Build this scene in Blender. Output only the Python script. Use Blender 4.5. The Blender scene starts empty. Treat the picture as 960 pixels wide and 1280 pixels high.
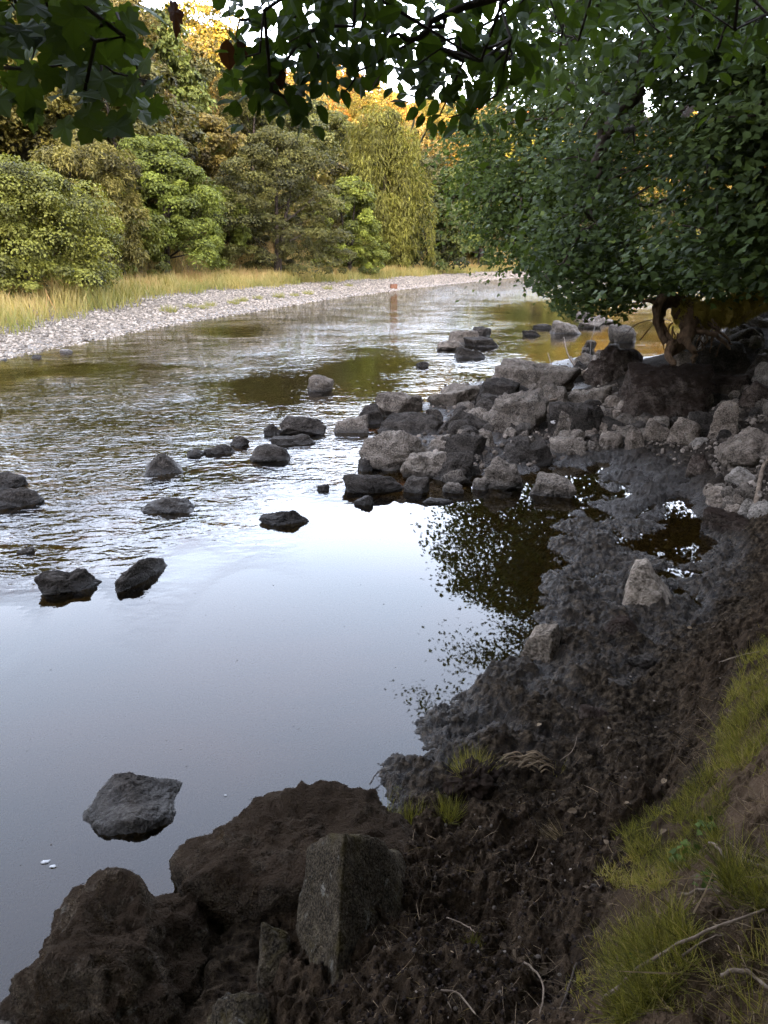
import bpy, bmesh, math, random
import numpy as np
from math import radians, tan, atan, sin, cos, pi
RS = np.random.RandomState
scene = bpy.context.scene
COL = scene.collection

# ------------------------------------------------------------------ camera model
CH, PITCH, FPX = 2.1, radians(19.0), 924.0
cp, sp = cos(PITCH), sin(PITCH)
def ray(px, py):
    dx, dy = (px-480)/FPX, (640-py)/FPX
    return np.array([dx, cp+dy*sp, -sp+dy*cp])
def P(px, py, z=0.0):
    d = ray(px, py); t = (z-CH)/d[2]
    return np.array([d[0]*t, d[1]*t, z])
def PD(px, py, Y):
    d = ray(px, py); t = Y/d[1]
    return np.array([d[0]*t, Y, CH+d[2]*t])
def proj(X):
    X = np.asarray(X, float)
    y, z = X[..., 1], X[..., 2]-CH
    dep = y*cp - z*sp
    up = y*sp + z*cp
    dep = np.where(np.abs(dep) < 1e-4, 1e-4, dep)
    return 480+FPX*X[..., 0]/dep, 640-FPX*up/dep, dep

# ------------------------------------------------------------------ noise
def _h(ix, iy, iz, s):
    n = (ix*374761393 + iy*668265263 + iz*2147483647 + s*974634777) & 0xffffffff
    n = ((n ^ (n >> 13))*1274126177) & 0xffffffff
    n = ((n ^ (n >> 16))*2246822519) & 0xffffffff
    return n ^ (n >> 15)
_G = RS(5).normal(size=(256, 3)); _G /= np.linalg.norm(_G, axis=1)[:, None]
def perlin(x, y, z=0.0, s=0):
    x, y, z = np.broadcast_arrays(np.asarray(x, float), y, z)
    xi, yi, zi = [np.floor(a).astype(np.int64) for a in (x, y, z)]
    xf, yf, zf = x-xi, y-yi, z-zi
    f = lambda t: t*t*t*(t*(t*6-15)+10)
    u, v, w = f(xf), f(yf), f(zf)
    out = 0
    for a in (0, 1):
        for b in (0, 1):
            for c in (0, 1):
                g = _G[_h(xi+a, yi+b, zi+c, s) & 255]
                d = g[..., 0]*(xf-a)+g[..., 1]*(yf-b)+g[..., 2]*(zf-c)
                out = out + d*(u if a else 1-u)*(v if b else 1-v)*(w if c else 1-w)
    return out*1.6
def fbm(x, y, z=0.0, o=4, s=0, g=.5, kind=0):
    t = 0; a = 1.0; k = 1.0
    for i in range(o):
        n = perlin(x*k, y*k, z*k, s+i*7)
        if kind == 1: n = np.abs(n)
        if kind == 2: n = 1-np.abs(n)*2
        t = t+a*n; a *= g; k *= 2.03
    return t
def sst(a, b, x):
    t = np.clip((x-a)/(b-a), 0, 1); return t*t*(3-2*t)

# ------------------------------------------------------------------ mesh helpers
def mesh_np(name, V, F, mat=None, smooth=False, attrs=None):
    V = np.ascontiguousarray(V, dtype=np.float32)
    me = bpy.data.meshes.new(name)
    me.vertices.add(len(V)); me.vertices.foreach_set('co', V.ravel())
    Fs = F if isinstance(F, list) else [F]
    Fs = [np.asarray(f, dtype=np.int32) for f in Fs if len(f)]
    tot = sum(f.size for f in Fs); nf = sum(len(f) for f in Fs)
    me.loops.add(tot); me.polygons.add(nf)
    me.loops.foreach_set('vertex_index', np.concatenate([f.ravel() for f in Fs]))
    sizes = np.concatenate([np.full(len(f), f.shape[1], np.int32) for f in Fs])
    st = np.concatenate([[0], np.cumsum(sizes)[:-1]]).astype(np.int32)
    me.polygons.foreach_set('loop_start', st)
    me.polygons.foreach_set('loop_total', sizes)
    me.polygons.foreach_set('use_smooth', np.full(nf, smooth, bool))
    me.update(calc_edges=True)
    for k, a in (attrs or {}).items():
        a = np.asarray(a, np.float32)
        if a.ndim == 1:
            at = me.attributes.new(k, 'FLOAT', 'POINT'); at.data.foreach_set('value', a)
        else:
            at = me.attributes.new(k, 'FLOAT_VECTOR', 'POINT'); at.data.foreach_set('vector', a.ravel())
    if mat: me.materials.append(mat)
    return me
def link(name, me, parent=None, **props):
    o = bpy.data.objects.new(name, me); COL.objects.link(o)
    if parent is not None: o.parent = parent
    for k, v in props.items(): o[k] = v
    return o
def empty(name, loc, label, cat, group=None, rz=0.0):
    o = bpy.data.objects.new(name, None); COL.objects.link(o)
    o.location = loc; o.rotation_euler = (0, 0, rz); o.empty_display_size = .2
    o['label'] = label; o['category'] = cat
    if group: o['group'] = group
    return o
def grid_faces(nr, nc):
    i = np.arange((nr-1)*(nc-1)); r, c = i//(nc-1), i % (nc-1)
    a = r*nc+c
    return np.stack([a, a+1, a+nc+1, a+nc], 1)
class MB:
    """collects pieces into one mesh"""
    def __init__(s): s.V, s.T, s.Q, s.A, s.n = [], [], [], [], 0
    def add(s, V, T=None, Q=None, tint=0.5):
        V = np.asarray(V, float); s.V.append(V)
        if T is not None and len(T): s.T.append(np.asarray(T)+s.n)
        if Q is not None and len(Q): s.Q.append(np.asarray(Q)+s.n)
        s.A.append(np.broadcast_to(np.asarray(tint, float), (len(V),)) if np.ndim(tint) < 1 or len(np.atleast_1d(tint)) == len(V) else np.full(len(V), .5))
        s.n += len(V)
    def mesh(s, name, mat, smooth=False):
        F = []
        if s.T: F.append(np.concatenate(s.T))
        if s.Q: F.append(np.concatenate(s.Q))
        return mesh_np(name, np.concatenate(s.V), F, mat, smooth, {'tint': np.concatenate(s.A)})
def tube(path, rad, n=6, cap=True, twist=0.0, rough=0.0, rs=None):
    path = np.asarray(path, float); m = len(path)
    rad = np.broadcast_to(rad, (m,)).astype(float)
    t = np.gradient(path, axis=0); t /= np.linalg.norm(t, axis=1)[:, None]+1e-9
    up = np.array([0, 0, 1.0]) if abs(t[0][2]) < .8 else np.array([1.0, 0, 0])
    Vs = []; u = np.cross(t[0], up); u /= np.linalg.norm(u)
    for i in range(m):
        u = u-t[i]*np.dot(u, t[i]); u /= np.linalg.norm(u)+1e-9
        w = np.cross(t[i], u)
        a = np.arange(n)/n*2*pi+twist*i
        r = rad[i]*(1 if rs is None else 1+rough*rs.normal(size=(n, 1)))
        Vs.append(path[i]+(np.cos(a)[:, None]*u+np.sin(a)[:, None]*w)*r)
    V = np.concatenate(Vs); Q = []
    for i in range(m-1):
        for j in range(n):
            Q.append((i*n+j, i*n+(j+1) % n, (i+1)*n+(j+1) % n, (i+1)*n+j))
    T = []
    if cap:
        V = np.vstack([V, path[-1]+t[-1]*rad[-1]*.4, path[0]-t[0]*rad[0]*.2]); k = len(V)-2
        T = [((m-1)*n+j, (m-1)*n+(j+1) % n, k) for j in range(n)]
        T += [((j+1) % n, j, k+1) for j in range(n)]
    return V, T, Q
def curve(pts, m=10, wob=0.0, rs=None):
    pts = np.asarray(pts, float); k = len(pts)
    if k == 2: pts = np.array([pts[0], (pts[0]+pts[1])/2, pts[1]]); k = 3
    tt = np.linspace(0, k-1, m); out = []
    for t in tt:
        i = min(int(t), k-2); f = t-i
        p0, p1, p2, p3 = pts[max(i-1, 0)], pts[i], pts[i+1], pts[min(i+2, k-1)]
        out.append(.5*((2*p1)+(-p0+p2)*f+(2*p0-5*p1+4*p2-p3)*f*f+(-p0+3*p1-3*p2+p3)*f**3))
    out = np.array(out)
    if wob and rs is not None:
        out[1:-1] += rs.normal(size=out[1:-1].shape)*wob
    return out
def norm(v): return v/(np.linalg.norm(v, axis=-1, keepdims=True)+1e-9)
def frames(nrm, fwd):
    """columns: side, forward, normal (leaf lies in side/forward plane)"""
    nrm = norm(nrm); f = norm(fwd-nrm*np.sum(fwd*nrm, 1, keepdims=True)); s = np.cross(f, nrm)
    return np.stack([s, f, nrm], 2)
def scatter(tV, tF, M, C, S):
    """instances of template baked: M (N,3,3), C (N,3), S (N,) or (N,3)"""
    S = np.asarray(S); S = S[:, None]*np.ones(3) if S.ndim == 1 else S
    tv = tV[None]*S[:, None, :]
    V = np.einsum('nij,nkj->nki', M, tv)+C[:, None, :]
    k = len(tV); off = (np.arange(len(C))*k)[:, None, None]
    F = (np.asarray(tF)[None]+off).reshape(-1, np.asarray(tF).shape[1])
    return V.reshape(-1, 3), F
# leaf templates (unit length along +y, lying in xy, z = lift)
LEAF_Q = (np.array([[0, 0, 0], [.36, .45, .07], [0, 1, -.06], [-.36, .45, .07]]), np.array([[0, 1, 2], [0, 2, 3]]))
LEAF_O = (np.array([[0, 0, 0], [.22, .16, .05], [.34, .42, .07], [.27, .72, .04], [0, 1.05, -.1], [-.27, .72, .04], [-.34, .42, .07], [-.22, .16, .05], [0, .45, 0]]),
          np.array([[0, 1, 8], [1, 2, 8], [2, 3, 8], [3, 4, 8], [4, 5, 8], [5, 6, 8], [6, 7, 8], [7, 0, 8]]))
_half = [(0, .0), (.22, -.06), (.34, .06), (.30, .16), (.56, .22), (.62, .34), (.50, .42), (.54, .58), (.38, .60), (.26, .58), (.28, .78), (.16, .88), (0, 1.06)]
_o = [(x, y) for x, y in _half]+[(-x, y) for x, y in _half[-2:0:-1]]
_mv = np.array([(x, y, .10*abs(x)-.12*y*y+.02*math.sin(9*x+5*y)) for x, y in _o]+[(0, .3, 0)])
LEAF_M = (_mv, np.array([(i, (i+1) % len(_o), len(_o)) for i in range(len(_o))]))
LEAF_S = (np.array([[0, 0, 0], [.36, .12, .04], [.6, .38, .05], [.3, .55, .02], [0, 1, -.1], [-.3, .55, .02], [-.6, .38, .05], [-.36, .12, .04]]),
          np.array([[0, 1, 7], [1, 2, 3], [1, 3, 7], [3, 5, 7], [5, 6, 7], [3, 4, 5]]))
BLADE = (np.array([[-.5, 0, 0], [.5, 0, 0], [-.42, .12, .4], [.42, .12, .4], [-.25, .4, .78], [.25, .4, .78], [0, .8, 1.0]]),
         np.array([[0, 1, 3], [0, 3, 2], [2, 3, 5], [2, 5, 4], [4, 5, 6]]))
def ico(n):
    bm = bmesh.new(); bmesh.ops.create_icosphere(bm, subdivisions=n, radius=1.0)
    V = np.array([v.co[:] for v in bm.verts]); F = np.array([[v.index for v in f.verts] for f in bm.faces]); bm.free()
    return V, F
ICO = {n: ico(n) for n in (1, 2, 3, 4, 5, 6)}

# ------------------------------------------------------------------ materials
def newmat(name):
    m = bpy.data.materials.new(name); m.use_nodes = True; nt = m.node_tree; nt.nodes.clear()
    out = nt.nodes.new('ShaderNodeOutputMaterial'); return m, nt, out
class NT:
    def __init__(s, nt): s.nt = nt
    def n(s, t, **kw):
        nd = s.nt.nodes.new(t)
        for k, v in kw.items():
            if k.startswith('i_'):
                key = k[2:]; key = int(key) if key.isdigit() else key.replace('_', ' ')
                if isinstance(v, bpy.types.NodeSocket): s.nt.links.new(v, nd.inputs[key])
                else: nd.inputs[key].default_value = v
            else: setattr(nd, k, v)
        return nd
    def l(s, a, b): s.nt.links.new(a, b)
    def noise(s, vec, scale, detail=4, rough=.55, dist=0.0):
        return s.n('ShaderNodeTexNoise', i_Vector=vec, i_Scale=scale, i_Detail=detail, i_Roughness=rough, i_Distortion=dist).outputs['Fac']
    def ramp(s, fac, stops):
        r = s.n('ShaderNodeValToRGB', i_Fac=fac); e = r.color_ramp.elements
        while len(e) < len(stops): e.new(.5)
        for el, (p, c) in zip(e, stops):
            el.position = p; el.color = (c[0], c[1], c[2], 1) if not np.isscalar(c) else (c, c, c, 1)
        return r.outputs[0]
    def mix(s, fac, a, b, mode='MIX'):
        m = s.n('ShaderNodeMix', data_type='RGBA', blend_type=mode)
        for k, v in ((0, fac), (6, a), (7, b)):
            if isinstance(v, bpy.types.NodeSocket): s.nt.links.new(v, m.inputs[k])
            else: m.inputs[k].default_value = v if np.isscalar(v) else (*v[:3], 1)
        return m.outputs[2]
    def math(s, op, a, b=0.0, clamp=False):
        m = s.n('ShaderNodeMath', operation=op, use_clamp=clamp)
        for k, v in ((0, a), (1, b)):
            if isinstance(v, bpy.types.NodeSocket): s.nt.links.new(v, m.inputs[k])
            else: m.inputs[k].default_value = v
        return m.outputs[0]
    def maprange(s, v, a, b, c=0.0, d=1.0):
        return s.n('ShaderNodeMapRange', i_Value=v, i_1=a, i_2=b, i_3=c, i_4=d).outputs[0]
    def attr(s, name): return s.n('ShaderNodeAttribute', attribute_name=name)
def leafmat(name, dark, light, trans=.35, objcol=False, rough=.5, spec=.25, hue=None):
    m, nt, out = newmat(name); N = NT(nt)
    t = N.attr('tint').outputs['Fac']
    if objcol:
        oc = N.n('ShaderNodeObjectInfo').outputs['Color']
        f = N.maprange(t, 0, 1, dark, light)
        col = N.mix(1.0, oc, N.n('ShaderNodeCombineColor', i_0=f, i_1=f, i_2=f).outputs[0], 'MULTIPLY')
    else:
        stops = [(0, dark), (1, light)] if hue is None else [(0, dark), (.8, light), (1, hue)]
        col = N.ramp(t, stops)
    b = N.n('ShaderNodeBsdfPrincipled', i_Base_Color=col, i_Roughness=rough)
    b.inputs['Specular IOR Level'].default_value = spec
    tc = N.mix(1.0, col, (1.15, 1.15, .45), 'MULTIPLY')
    tr = N.n('ShaderNodeBsdfTranslucent', i_Color=tc)
    mx = N.n('ShaderNodeMixShader', i_0=trans); N.l(b.outputs[0], mx.inputs[1]); N.l(tr.outputs[0], mx.inputs[2])
    N.l(mx.outputs[0], out.inputs[0]); return m
def rockmat(name, c1, c2, c3, scale=1.0, wet=0.12, moss=None, mossamt=0.0, bump=1.0, rough=.82, lichen=.0, wetz=(.0, .09)):
    m, nt, out = newmat(name); N = NT(nt)
    geo = N.n('ShaderNodeNewGeometry'); pos = geo.outputs['Position']
    oi = N.n('ShaderNodeObjectInfo').outputs['Random']
    v = N.n('ShaderNodeVectorMath', operation='ADD', i_0=pos); cx = N.n('ShaderNodeCombineXYZ', i_X=N.math('MULTIPLY', oi, 37.0)); N.l(cx.outputs[0], v.inputs[1]); vec = v.outputs[0]
    n1 = N.noise(vec, 3.2*scale, 8, .68, .6); n2 = N.noise(vec, 12*scale, 8, .7, .4); n3 = N.noise(vec, 70*scale, 4, .6)
    col = N.ramp(n1, [(.33, c1), (.5, c2), (.68, c3)])
    col = N.mix(N.ramp(n2, [(.42, 0.0), (.58, .75)]), col, tuple(x*.45 for x in c1))
    col = N.mix(N.ramp(n3, [(.4, .0), (.75, .5)]), col, tuple(min(1, x*1.7) for x in c3))
    br = N.maprange(oi, 0, 1, .75, 1.25); col = N.mix(1.0, col, N.n('ShaderNodeCombineColor', i_0=br, i_1=br, i_2=br).outputs[0], 'MULTIPLY')
    if lichen:
        lv = N.noise(vec, 9*scale, 5, .7); col = N.mix(N.ramp(lv, [(.60, 0.0), (.66, lichen)]), col, (.34, .33, .29))
    if moss:
        nz = N.n('ShaderNodeSeparateXYZ', i_0=geo.outputs['Normal']).outputs[2]
        mm = N.math('ADD', N.math('MULTIPLY', nz, .35), N.noise(vec, 5*scale, 5, .65))
        col = N.mix(N.ramp(mm, [(.62-mossamt*.25, 0.0), (.80-mossamt*.25, .9)]), col, moss)
    z = N.n('ShaderNodeSeparateXYZ', i_0=pos).outputs[2]
    zz = N.math('ADD', z, N.math('MULTIPLY', N.math('SUBTRACT', n2, .5), .08))
    w = N.maprange(zz, wetz[1], wetz[0], 0, 1)     # damp band just above the water level
    col = N.mix(N.math('MULTIPLY', w, .75), col, (.018, .015, .012))
    rg = N.maprange(w, 0, 1, rough, .38)
    bh = N.math('ADD', N.math('MULTIPLY', n2, .6), N.math('MULTIPLY', n3, .28))
    wv = N.n('ShaderNodeVectorMath', operation='ADD', i_0=vec, i_1=N.n('ShaderNodeVectorMath', operation='SCALE', i_0=N.n('ShaderNodeTexNoise', i_Vector=vec, i_Scale=5*scale, i_Detail=4).outputs['Color'], i_Scale=.25/scale).outputs[0]).outputs[0]
    ck = N.maprange(N.n('ShaderNodeTexVoronoi', i_Vector=wv, i_Scale=4.5*scale, feature='DISTANCE_TO_EDGE').outputs[0], 0, .05, 0, 1)
    ck2 = N.maprange(N.n('ShaderNodeTexVoronoi', i_Vector=wv, i_Scale=17*scale, feature='DISTANCE_TO_EDGE').outputs[0], 0, .12, 0, 1)
    bh = N.math('ADD', bh, N.math('ADD', N.math('MULTIPLY', ck, .10), N.math('MULTIPLY', ck2, .07)))
    bp = N.n('ShaderNodeBump', i_Height=bh, i_Strength=1.0, i_Distance=.055*bump/scale)
    b = N.n('ShaderNodeBsdfPrincipled', i_Base_Color=col, i_Roughness=rg, i_Normal=bp.outputs[0])
    N.l(N.maprange(w, 0, 1, .06, .35), b.inputs['Specular IOR Level'])
    N.l(b.outputs[0], out.inputs[0]); return m
def barkmat(name, c1, c2, moss=None):
    m, nt, out = newmat(name); N = NT(nt)
    pos = N.n('ShaderNodeTexCoord').outputs['Object']
    mp = N.n('ShaderNodeMapping', i_Vector=pos); mp.inputs['Scale'].default_value = (1, 1, .35)
    n1 = N.noise(mp.outputs[0], 18, 6, .7); n2 = N.noise(pos, 3, 4, .6)
    col = N.ramp(n1, [(.35, c1), (.65, c2)])
    if moss: col = N.mix(N.ramp(n2, [(.35, 0.0), (.55, .95)]), col, moss)
    bp = N.n('ShaderNodeBump', i_Height=n1, i_Strength=.8, i_Distance=.02)
    b = N.n('ShaderNodeBsdfPrincipled', i_Base_Color=col, i_Roughness=.9, i_Normal=bp.outputs[0]); b.inputs['Specular IOR Level'].default_value = .1
    N.l(b.outputs[0], out.inputs[0]); return m

M = {}
M['rock'] = rockmat('grey_brown_rock', (.032, .025, .019), (.090, .073, .058), (.19, .160, .130), lichen=.2)
M['rock_dark'] = rockmat('dark_wet_rock', (.011, .009, .007), (.027, .022, .018), (.062, .053, .044))
M['rock_pink'] = rockmat('pinkish_sandstone', (.050, .038, .028), (.125, .098, .076), (.225, .185, .148), lichen=.15)
M['rock_tan'] = rockmat('tan_stone', (.08, .062, .046), (.185, .148, .112), (.29, .24, .19), lichen=.15, wetz=(-.06, .0))
M['rock_pale'] = rockmat('pale_stone', (.08, .07, .055), (.15, .13, .11), (.24, .21, .18))
M['rock_moss'] = rockmat('brown_mossy_rock', (.012, .008, .006), (.044, .032, .021), (.15, .115, .08), scale=2.0, moss=(.030, .019, .011), mossamt=.0, bump=2.6, lichen=.2, rough=.97)
M['rock_lichen'] = rockmat('lichened_rock', (.009, .007, .005), (.028, .021, .014), (.095, .076, .050), scale=2.0, moss=(.045, .034, .012), mossamt=-.4, lichen=.25, bump=1.5)
M['rock_earth'] = rockmat('earthy_boulder', (.024, .017, .013), (.068, .051, .040), (.125, .099, .080), moss=(.020, .012, .008), mossamt=.3, bump=1.5)
M['bark'] = barkmat('bark', (.020, .014, .010), (.06, .046, .035))
M['bark_moss'] = barkmat('mossy_bark', (.04, .025, .014), (.14, .095, .05), (.26, .19, .035))
M['root'] = barkmat('root_bark', (.035, .021, .012), (.115, .072, .042))
M['twig'] = barkmat('dry_twig', (.07, .050, .035), (.17, .13, .095))
M['farleaf'] = leafmat('far_foliage', .25, 1.75, .30, objcol=True, rough=.6)
M['oakleaf'] = leafmat('riverside_leaf', (.009, .017, .004), (.042, .060, .012), .38, rough=.6, spec=.10, hue=(.08, .10, .02))
M['sycleaf'] = leafmat('sycamore_leaf', (.017, .029, .006), (.068, .098, .017), .38, rough=.6, spec=.12)
M['hazleaf'] = leafmat('hazel_leaf', (.017, .028, .006), (.062, .096, .017), .38, rough=.6, spec=.12)
M['deadleaf'] = leafmat('withered_leaf', (.030, .010, .006), (.08, .028, .012), .25, rough=.7)
M['straw'] = leafmat('dry_straw', (.03, .020, .013), (.22, .16, .10), .2, rough=.8, spec=.1)
M['bankgrass'] = leafmat('bank_grass', (.045, .046, .011), (.20, .18, .042), .35, rough=.7, spec=.1, hue=(.27, .21, .09))
M['meadow'] = leafmat('meadow_grass', (.13, .14, .032), (.36, .26, .095), .3, rough=.7, hue=(.40, .21, .10))
M['furhair'] = leafmat('withered_moss_hair', (.014, .009, .006), (.11, .075, .045), .1, spec=.05, rough=.9)
M['mosshair'] = leafmat('moss_tuft', (.15, .115, .02), (.36, .27, .05), .3, rough=.9)
# ------------------------------------------------------------------ terrain function
FAR = np.array([(-14, -60), (-11.5, -20), (-10.2, 2), (-8.6, 16.2), (-7.4, 24), (-3.6, 39), (1.1, 53), (8, 70), (15.6, 88), (27, 104), (48, 118), (90, 128), (220, 140)], float)
NEAR = np.array([(-9, -70), (-5, -25), (-2.4, -4), (-1.7, 0.5), (-.6, 2.4), (.3, 3.2), (.9, 5), (1.2, 7.2), (.6, 10), (3.2, 12.5), (5.6, 15), (7.6, 19), (11.5, 26), (19, 36), (38, 54), (80, 74), (220, 90)], float)
def sdist(poly, x, y):
    """signed distance, positive to the left of the direction of travel"""
    x = np.asarray(x, float); y = np.asarray(y, float)
    best = np.full(x.shape, 1e9); sg = np.ones(x.shape)
    for a, b in zip(poly[:-1], poly[1:]):
        d = b-a; L = d@d
        t = np.clip(((x-a[0])*d[0]+(y-a[1])*d[1])/L, 0, 1)
        ex, ey = x-(a[0]+t*d[0]), y-(a[1]+t*d[1])
        dd = np.hypot(ex, ey); m = dd < best-1e-9
        cr = d[0]*(y-a[1])-d[1]*(x-a[0])
        best = np.where(m, dd, best); sg = np.where(m, np.sign(cr), sg)
    return best*sg
_c = []
def C(px, py, z): p = P(px, py, z); _c.append((p[0], p[1], z))
for a in [(100, 900, -.42), (300, 800, -.42), (60, 1050, -.38), (250, 960, -.32), (430, 930, -.2), (200, 760, -.3), (420, 720, -.34), (520, 760, -.28),
          (-60, 1200, -.4), (40, 1180, -.3), (190, 1130, -.12), (300, 1010, -.16), (0, 800, -.35), (-200, 900, -.4), (-300, 700, -.4),
          # water edge of the mud
          (470, 1000, -.01), (488, 955, -.01), (535, 892, -.01), (598, 840, -.01), (640, 806, -.012), (680, 745, -.012), (693, 690, -.012), (690, 650, -.015), (755, 655, -.0),
          (560, 850, -.14), (620, 770, -.16), (650, 700, -.15), (640, 640, -.14), (700, 612, -.08), (735, 598, -.04), (760, 585, .0), (770, 620, .012),
          # mud
          (560, 935, .08), (620, 900, .095), (700, 870, .095), (640, 850, .06), (700, 800, .06), (740, 740, .05), (770, 690, .03), (745, 660, .026), (800, 780, .09), (820, 620, .05),
          (850, 665, -.05), (880, 690, -.05), (862, 640, -.035), (830, 700, -.03), (905, 700, .035), (900, 740, .07), (930, 660, .09), (860, 590, .09), (800, 570, .07),
          (880, 800, .14), (940, 760, .16), (960, 700, .16),
          # soil
          (620, 980, .16), (560, 1000, .16), (520, 1040, .24), (700, 980, .16), (780, 930, .15), (840, 870, .15), (740, 1060, .25), (640, 1080, .27), (560, 1110, .33), (480, 1160, .36),
          (640, 1180, .38), (520, 1260, .45), (700, 1180, .40), (640, 1275, .50), (440, 1290, .42), (380, 1300, .32), (250, 1290, .15), (60, 1290, -.1), (400, 1150, .2), (330, 1090, .05),
          # grassy bank
          (868, 930, .24), (835, 985, .30), (770, 1090, .38), (742, 1190, .46), (730, 1270, .54),
          (905, 880, .48), (930, 950, .62), (875, 1030, .64), (830, 1110, .72), (800, 1200, .76), (790, 1280, .80), (960, 830, .50), (1010, 800, .60), (960, 950, .78), (930, 1080, .86), (900, 1180, .90), (960, 1250, .98), (1100, 1000, 1.0), (1100, 1250, 1.1), (1200, 850, 1.0),
          # spit of rocks
          (560, 600, -.03), (480, 595, -.05), (620, 590, .0), (680, 575, .03), (520, 560, .0), (600, 540, .07), (680, 530, .12), (740, 545, .10), (640, 490, .10), (560, 500, .03), (500, 520, -.03), (460, 545, -.06),
          (720, 490, .18), (700, 455, .05), (640, 468, -.02), (540, 488, -.03), (760, 470, .28), (780, 540, .12), (840, 530, .2), (760, 440, .2),
          (900, 545, .26), (950, 560, .34), (940, 620, .2), (890, 620, .12), (960, 500, .52), (900, 490, .45),
          (1060, 600, .5), (1100, 700, .6), (1150, 500, .9),
          (440, 620, -.14), (380, 600, -.16), (300, 640, -.12), (340, 545, -.1), (420, 500, -.22), (200, 620, -.13), (100, 640, -.14), (30, 650, -.13), (20, 620, -.12), (90, 700, -.12), (200, 700, -.2), (250, 560, -.16), (0, 700, -.12),
          (100, 560, -.2), (150, 520, -.26), (0, 540, -.26), (-150, 600, -.26), (330, 470, -.3), (500, 460, -.25), (590, 425, -.1), (700, 425, -.2), (770, 425, -.12)]:
    C(*a)
for a in [(4.0, 11.8, .55), (3.3, 12.0, .1), (5.2, 11.6, 1.0), (7.5, 11.8, 1.25), (5.6, 13.5, .6), (4.6, 14.5, -.1), (7.6, 16, .9), (6.5, 18, -.05), (11, 12, 1.5), (12, 18, 1.5), (8.5, 8, 1.1), (10, 5, 1.3), (5, 3, 1.1), (3.5, 1, 1.1), (8, 1, 1.5),
          (1.2, .4, .9), (.4, .3, .66), (-.5, .5, .35), (-1.2, .9, -.1), (-3, .5, -.5), (-6, 4, -.5), (-5, 12, -.4), (0, 18, -.4), (3, 20, -.3), (-7, 20, -.2), (-9.5, 10, .0), (-.3, -.5, .65), (-2, -.6, -.3)]:
    _c.append(a)
_c = np.array(_c)
def warp(x, y):
    yy = np.maximum(y, -3)+4
    return np.stack([x/yy*2.2, np.log(yy)], -1)
def _k(r2): return .5*r2*np.log(r2+1e-12)
_w = warp(_c[:, 0], _c[:, 1]); _n = len(_w)
_A = _k(((_w[:, None]-_w[None])**2).sum(-1))+np.eye(_n)*2e-4
_Pm = np.hstack([np.ones((_n, 1)), _w])
_S = np.linalg.solve(np.block([[_A, _Pm], [_Pm.T, np.zeros((3, 3))]]), np.concatenate([_c[:, 2], np.zeros(3)]))
def tps(x, y):
    x = np.asarray(x, float).ravel(); y = np.asarray(y, float).ravel(); out = np.empty(len(x))
    for i in range(0, len(x), 20000):
        w = warp(x[i:i+20000], y[i:i+20000])
        d = ((w[:, None]-_w[None])**2).sum(-1)
        out[i:i+20000] = _k(d)@_S[:_n]+_S[_n]+w@_S[_n+1:]
    return out
CREST = 60.0
def hbase(x, y):
    x = np.asarray(x, float); y = np.asarray(y, float); shp = x.shape
    x = x.ravel(); y = y.ravel()
    dF = sdist(FAR, x, y); dN = -sdist(NEAR, x, y)
    und = fbm(x*.06, y*.06, 3.3, 3)
    beach = np.where(dF > 0, np.minimum(dF*.11, .55)+sst(5, 9, dF)*.3, np.maximum(dF*.10, -.45))
    hill = np.clip(dF-9.5, 0, None)
    hh = 22.5*(1-np.exp(-np.clip(hill, 0, 60)/30.0))/(1-math.exp(-2.0))+np.clip(hill-60, 0, None)*.02
    hfar = beach+hh*(1+.10*und)
    hnear = np.where(dN > 0, np.minimum(dN*.28, 1.3)+np.clip(dN-5, 0, 40)*.05, np.maximum(dN*.12, -.45))
    hriv = np.where(dF > -3, hfar, hnear)
    m = (dF < 0) & (dN < 0)
    hriv = np.where(m, np.maximum(-.45, np.maximum(dF*.10, dN*.12)), hriv)
    near = (y < 22) & (y > -2) & (np.abs(x) < 16)
    t = np.zeros_like(x)
    if near.any(): t[near] = np.clip(tps(x[near], y[near]), -.5, 1.9)
    w = near*sst(20, 14.5, y)*sst(-1.6, .2, y)*sst(15, 10, np.abs(x))*sst(-1.5, -4.5, dF)
    return (hriv*(1-w)+t*w).reshape(shp)
def masks(x, y, hb):
    dF = sdist(FAR, x, y)
    # drier crumbly soil against wet mud: higher ground close by
    soil = sst(.10, .24, hb+.05*perlin(x*3, y*3, 7.))*(dF < 0)
    grav = sst(-.6, .1, dF)*sst(11.5, 9.5, dF+1.2*perlin(x*.3, y*.3, 9.))
    u = x/(np.maximum(y, 0)+4)
    spit = sst(.05, .3, y-5.6-.9*np.clip(x-1.6, 0, 9)*0-.35*perlin(x*1.5, y*1.5, 1.))*(dF < 0)
    return dF, soil, grav, spit
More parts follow.
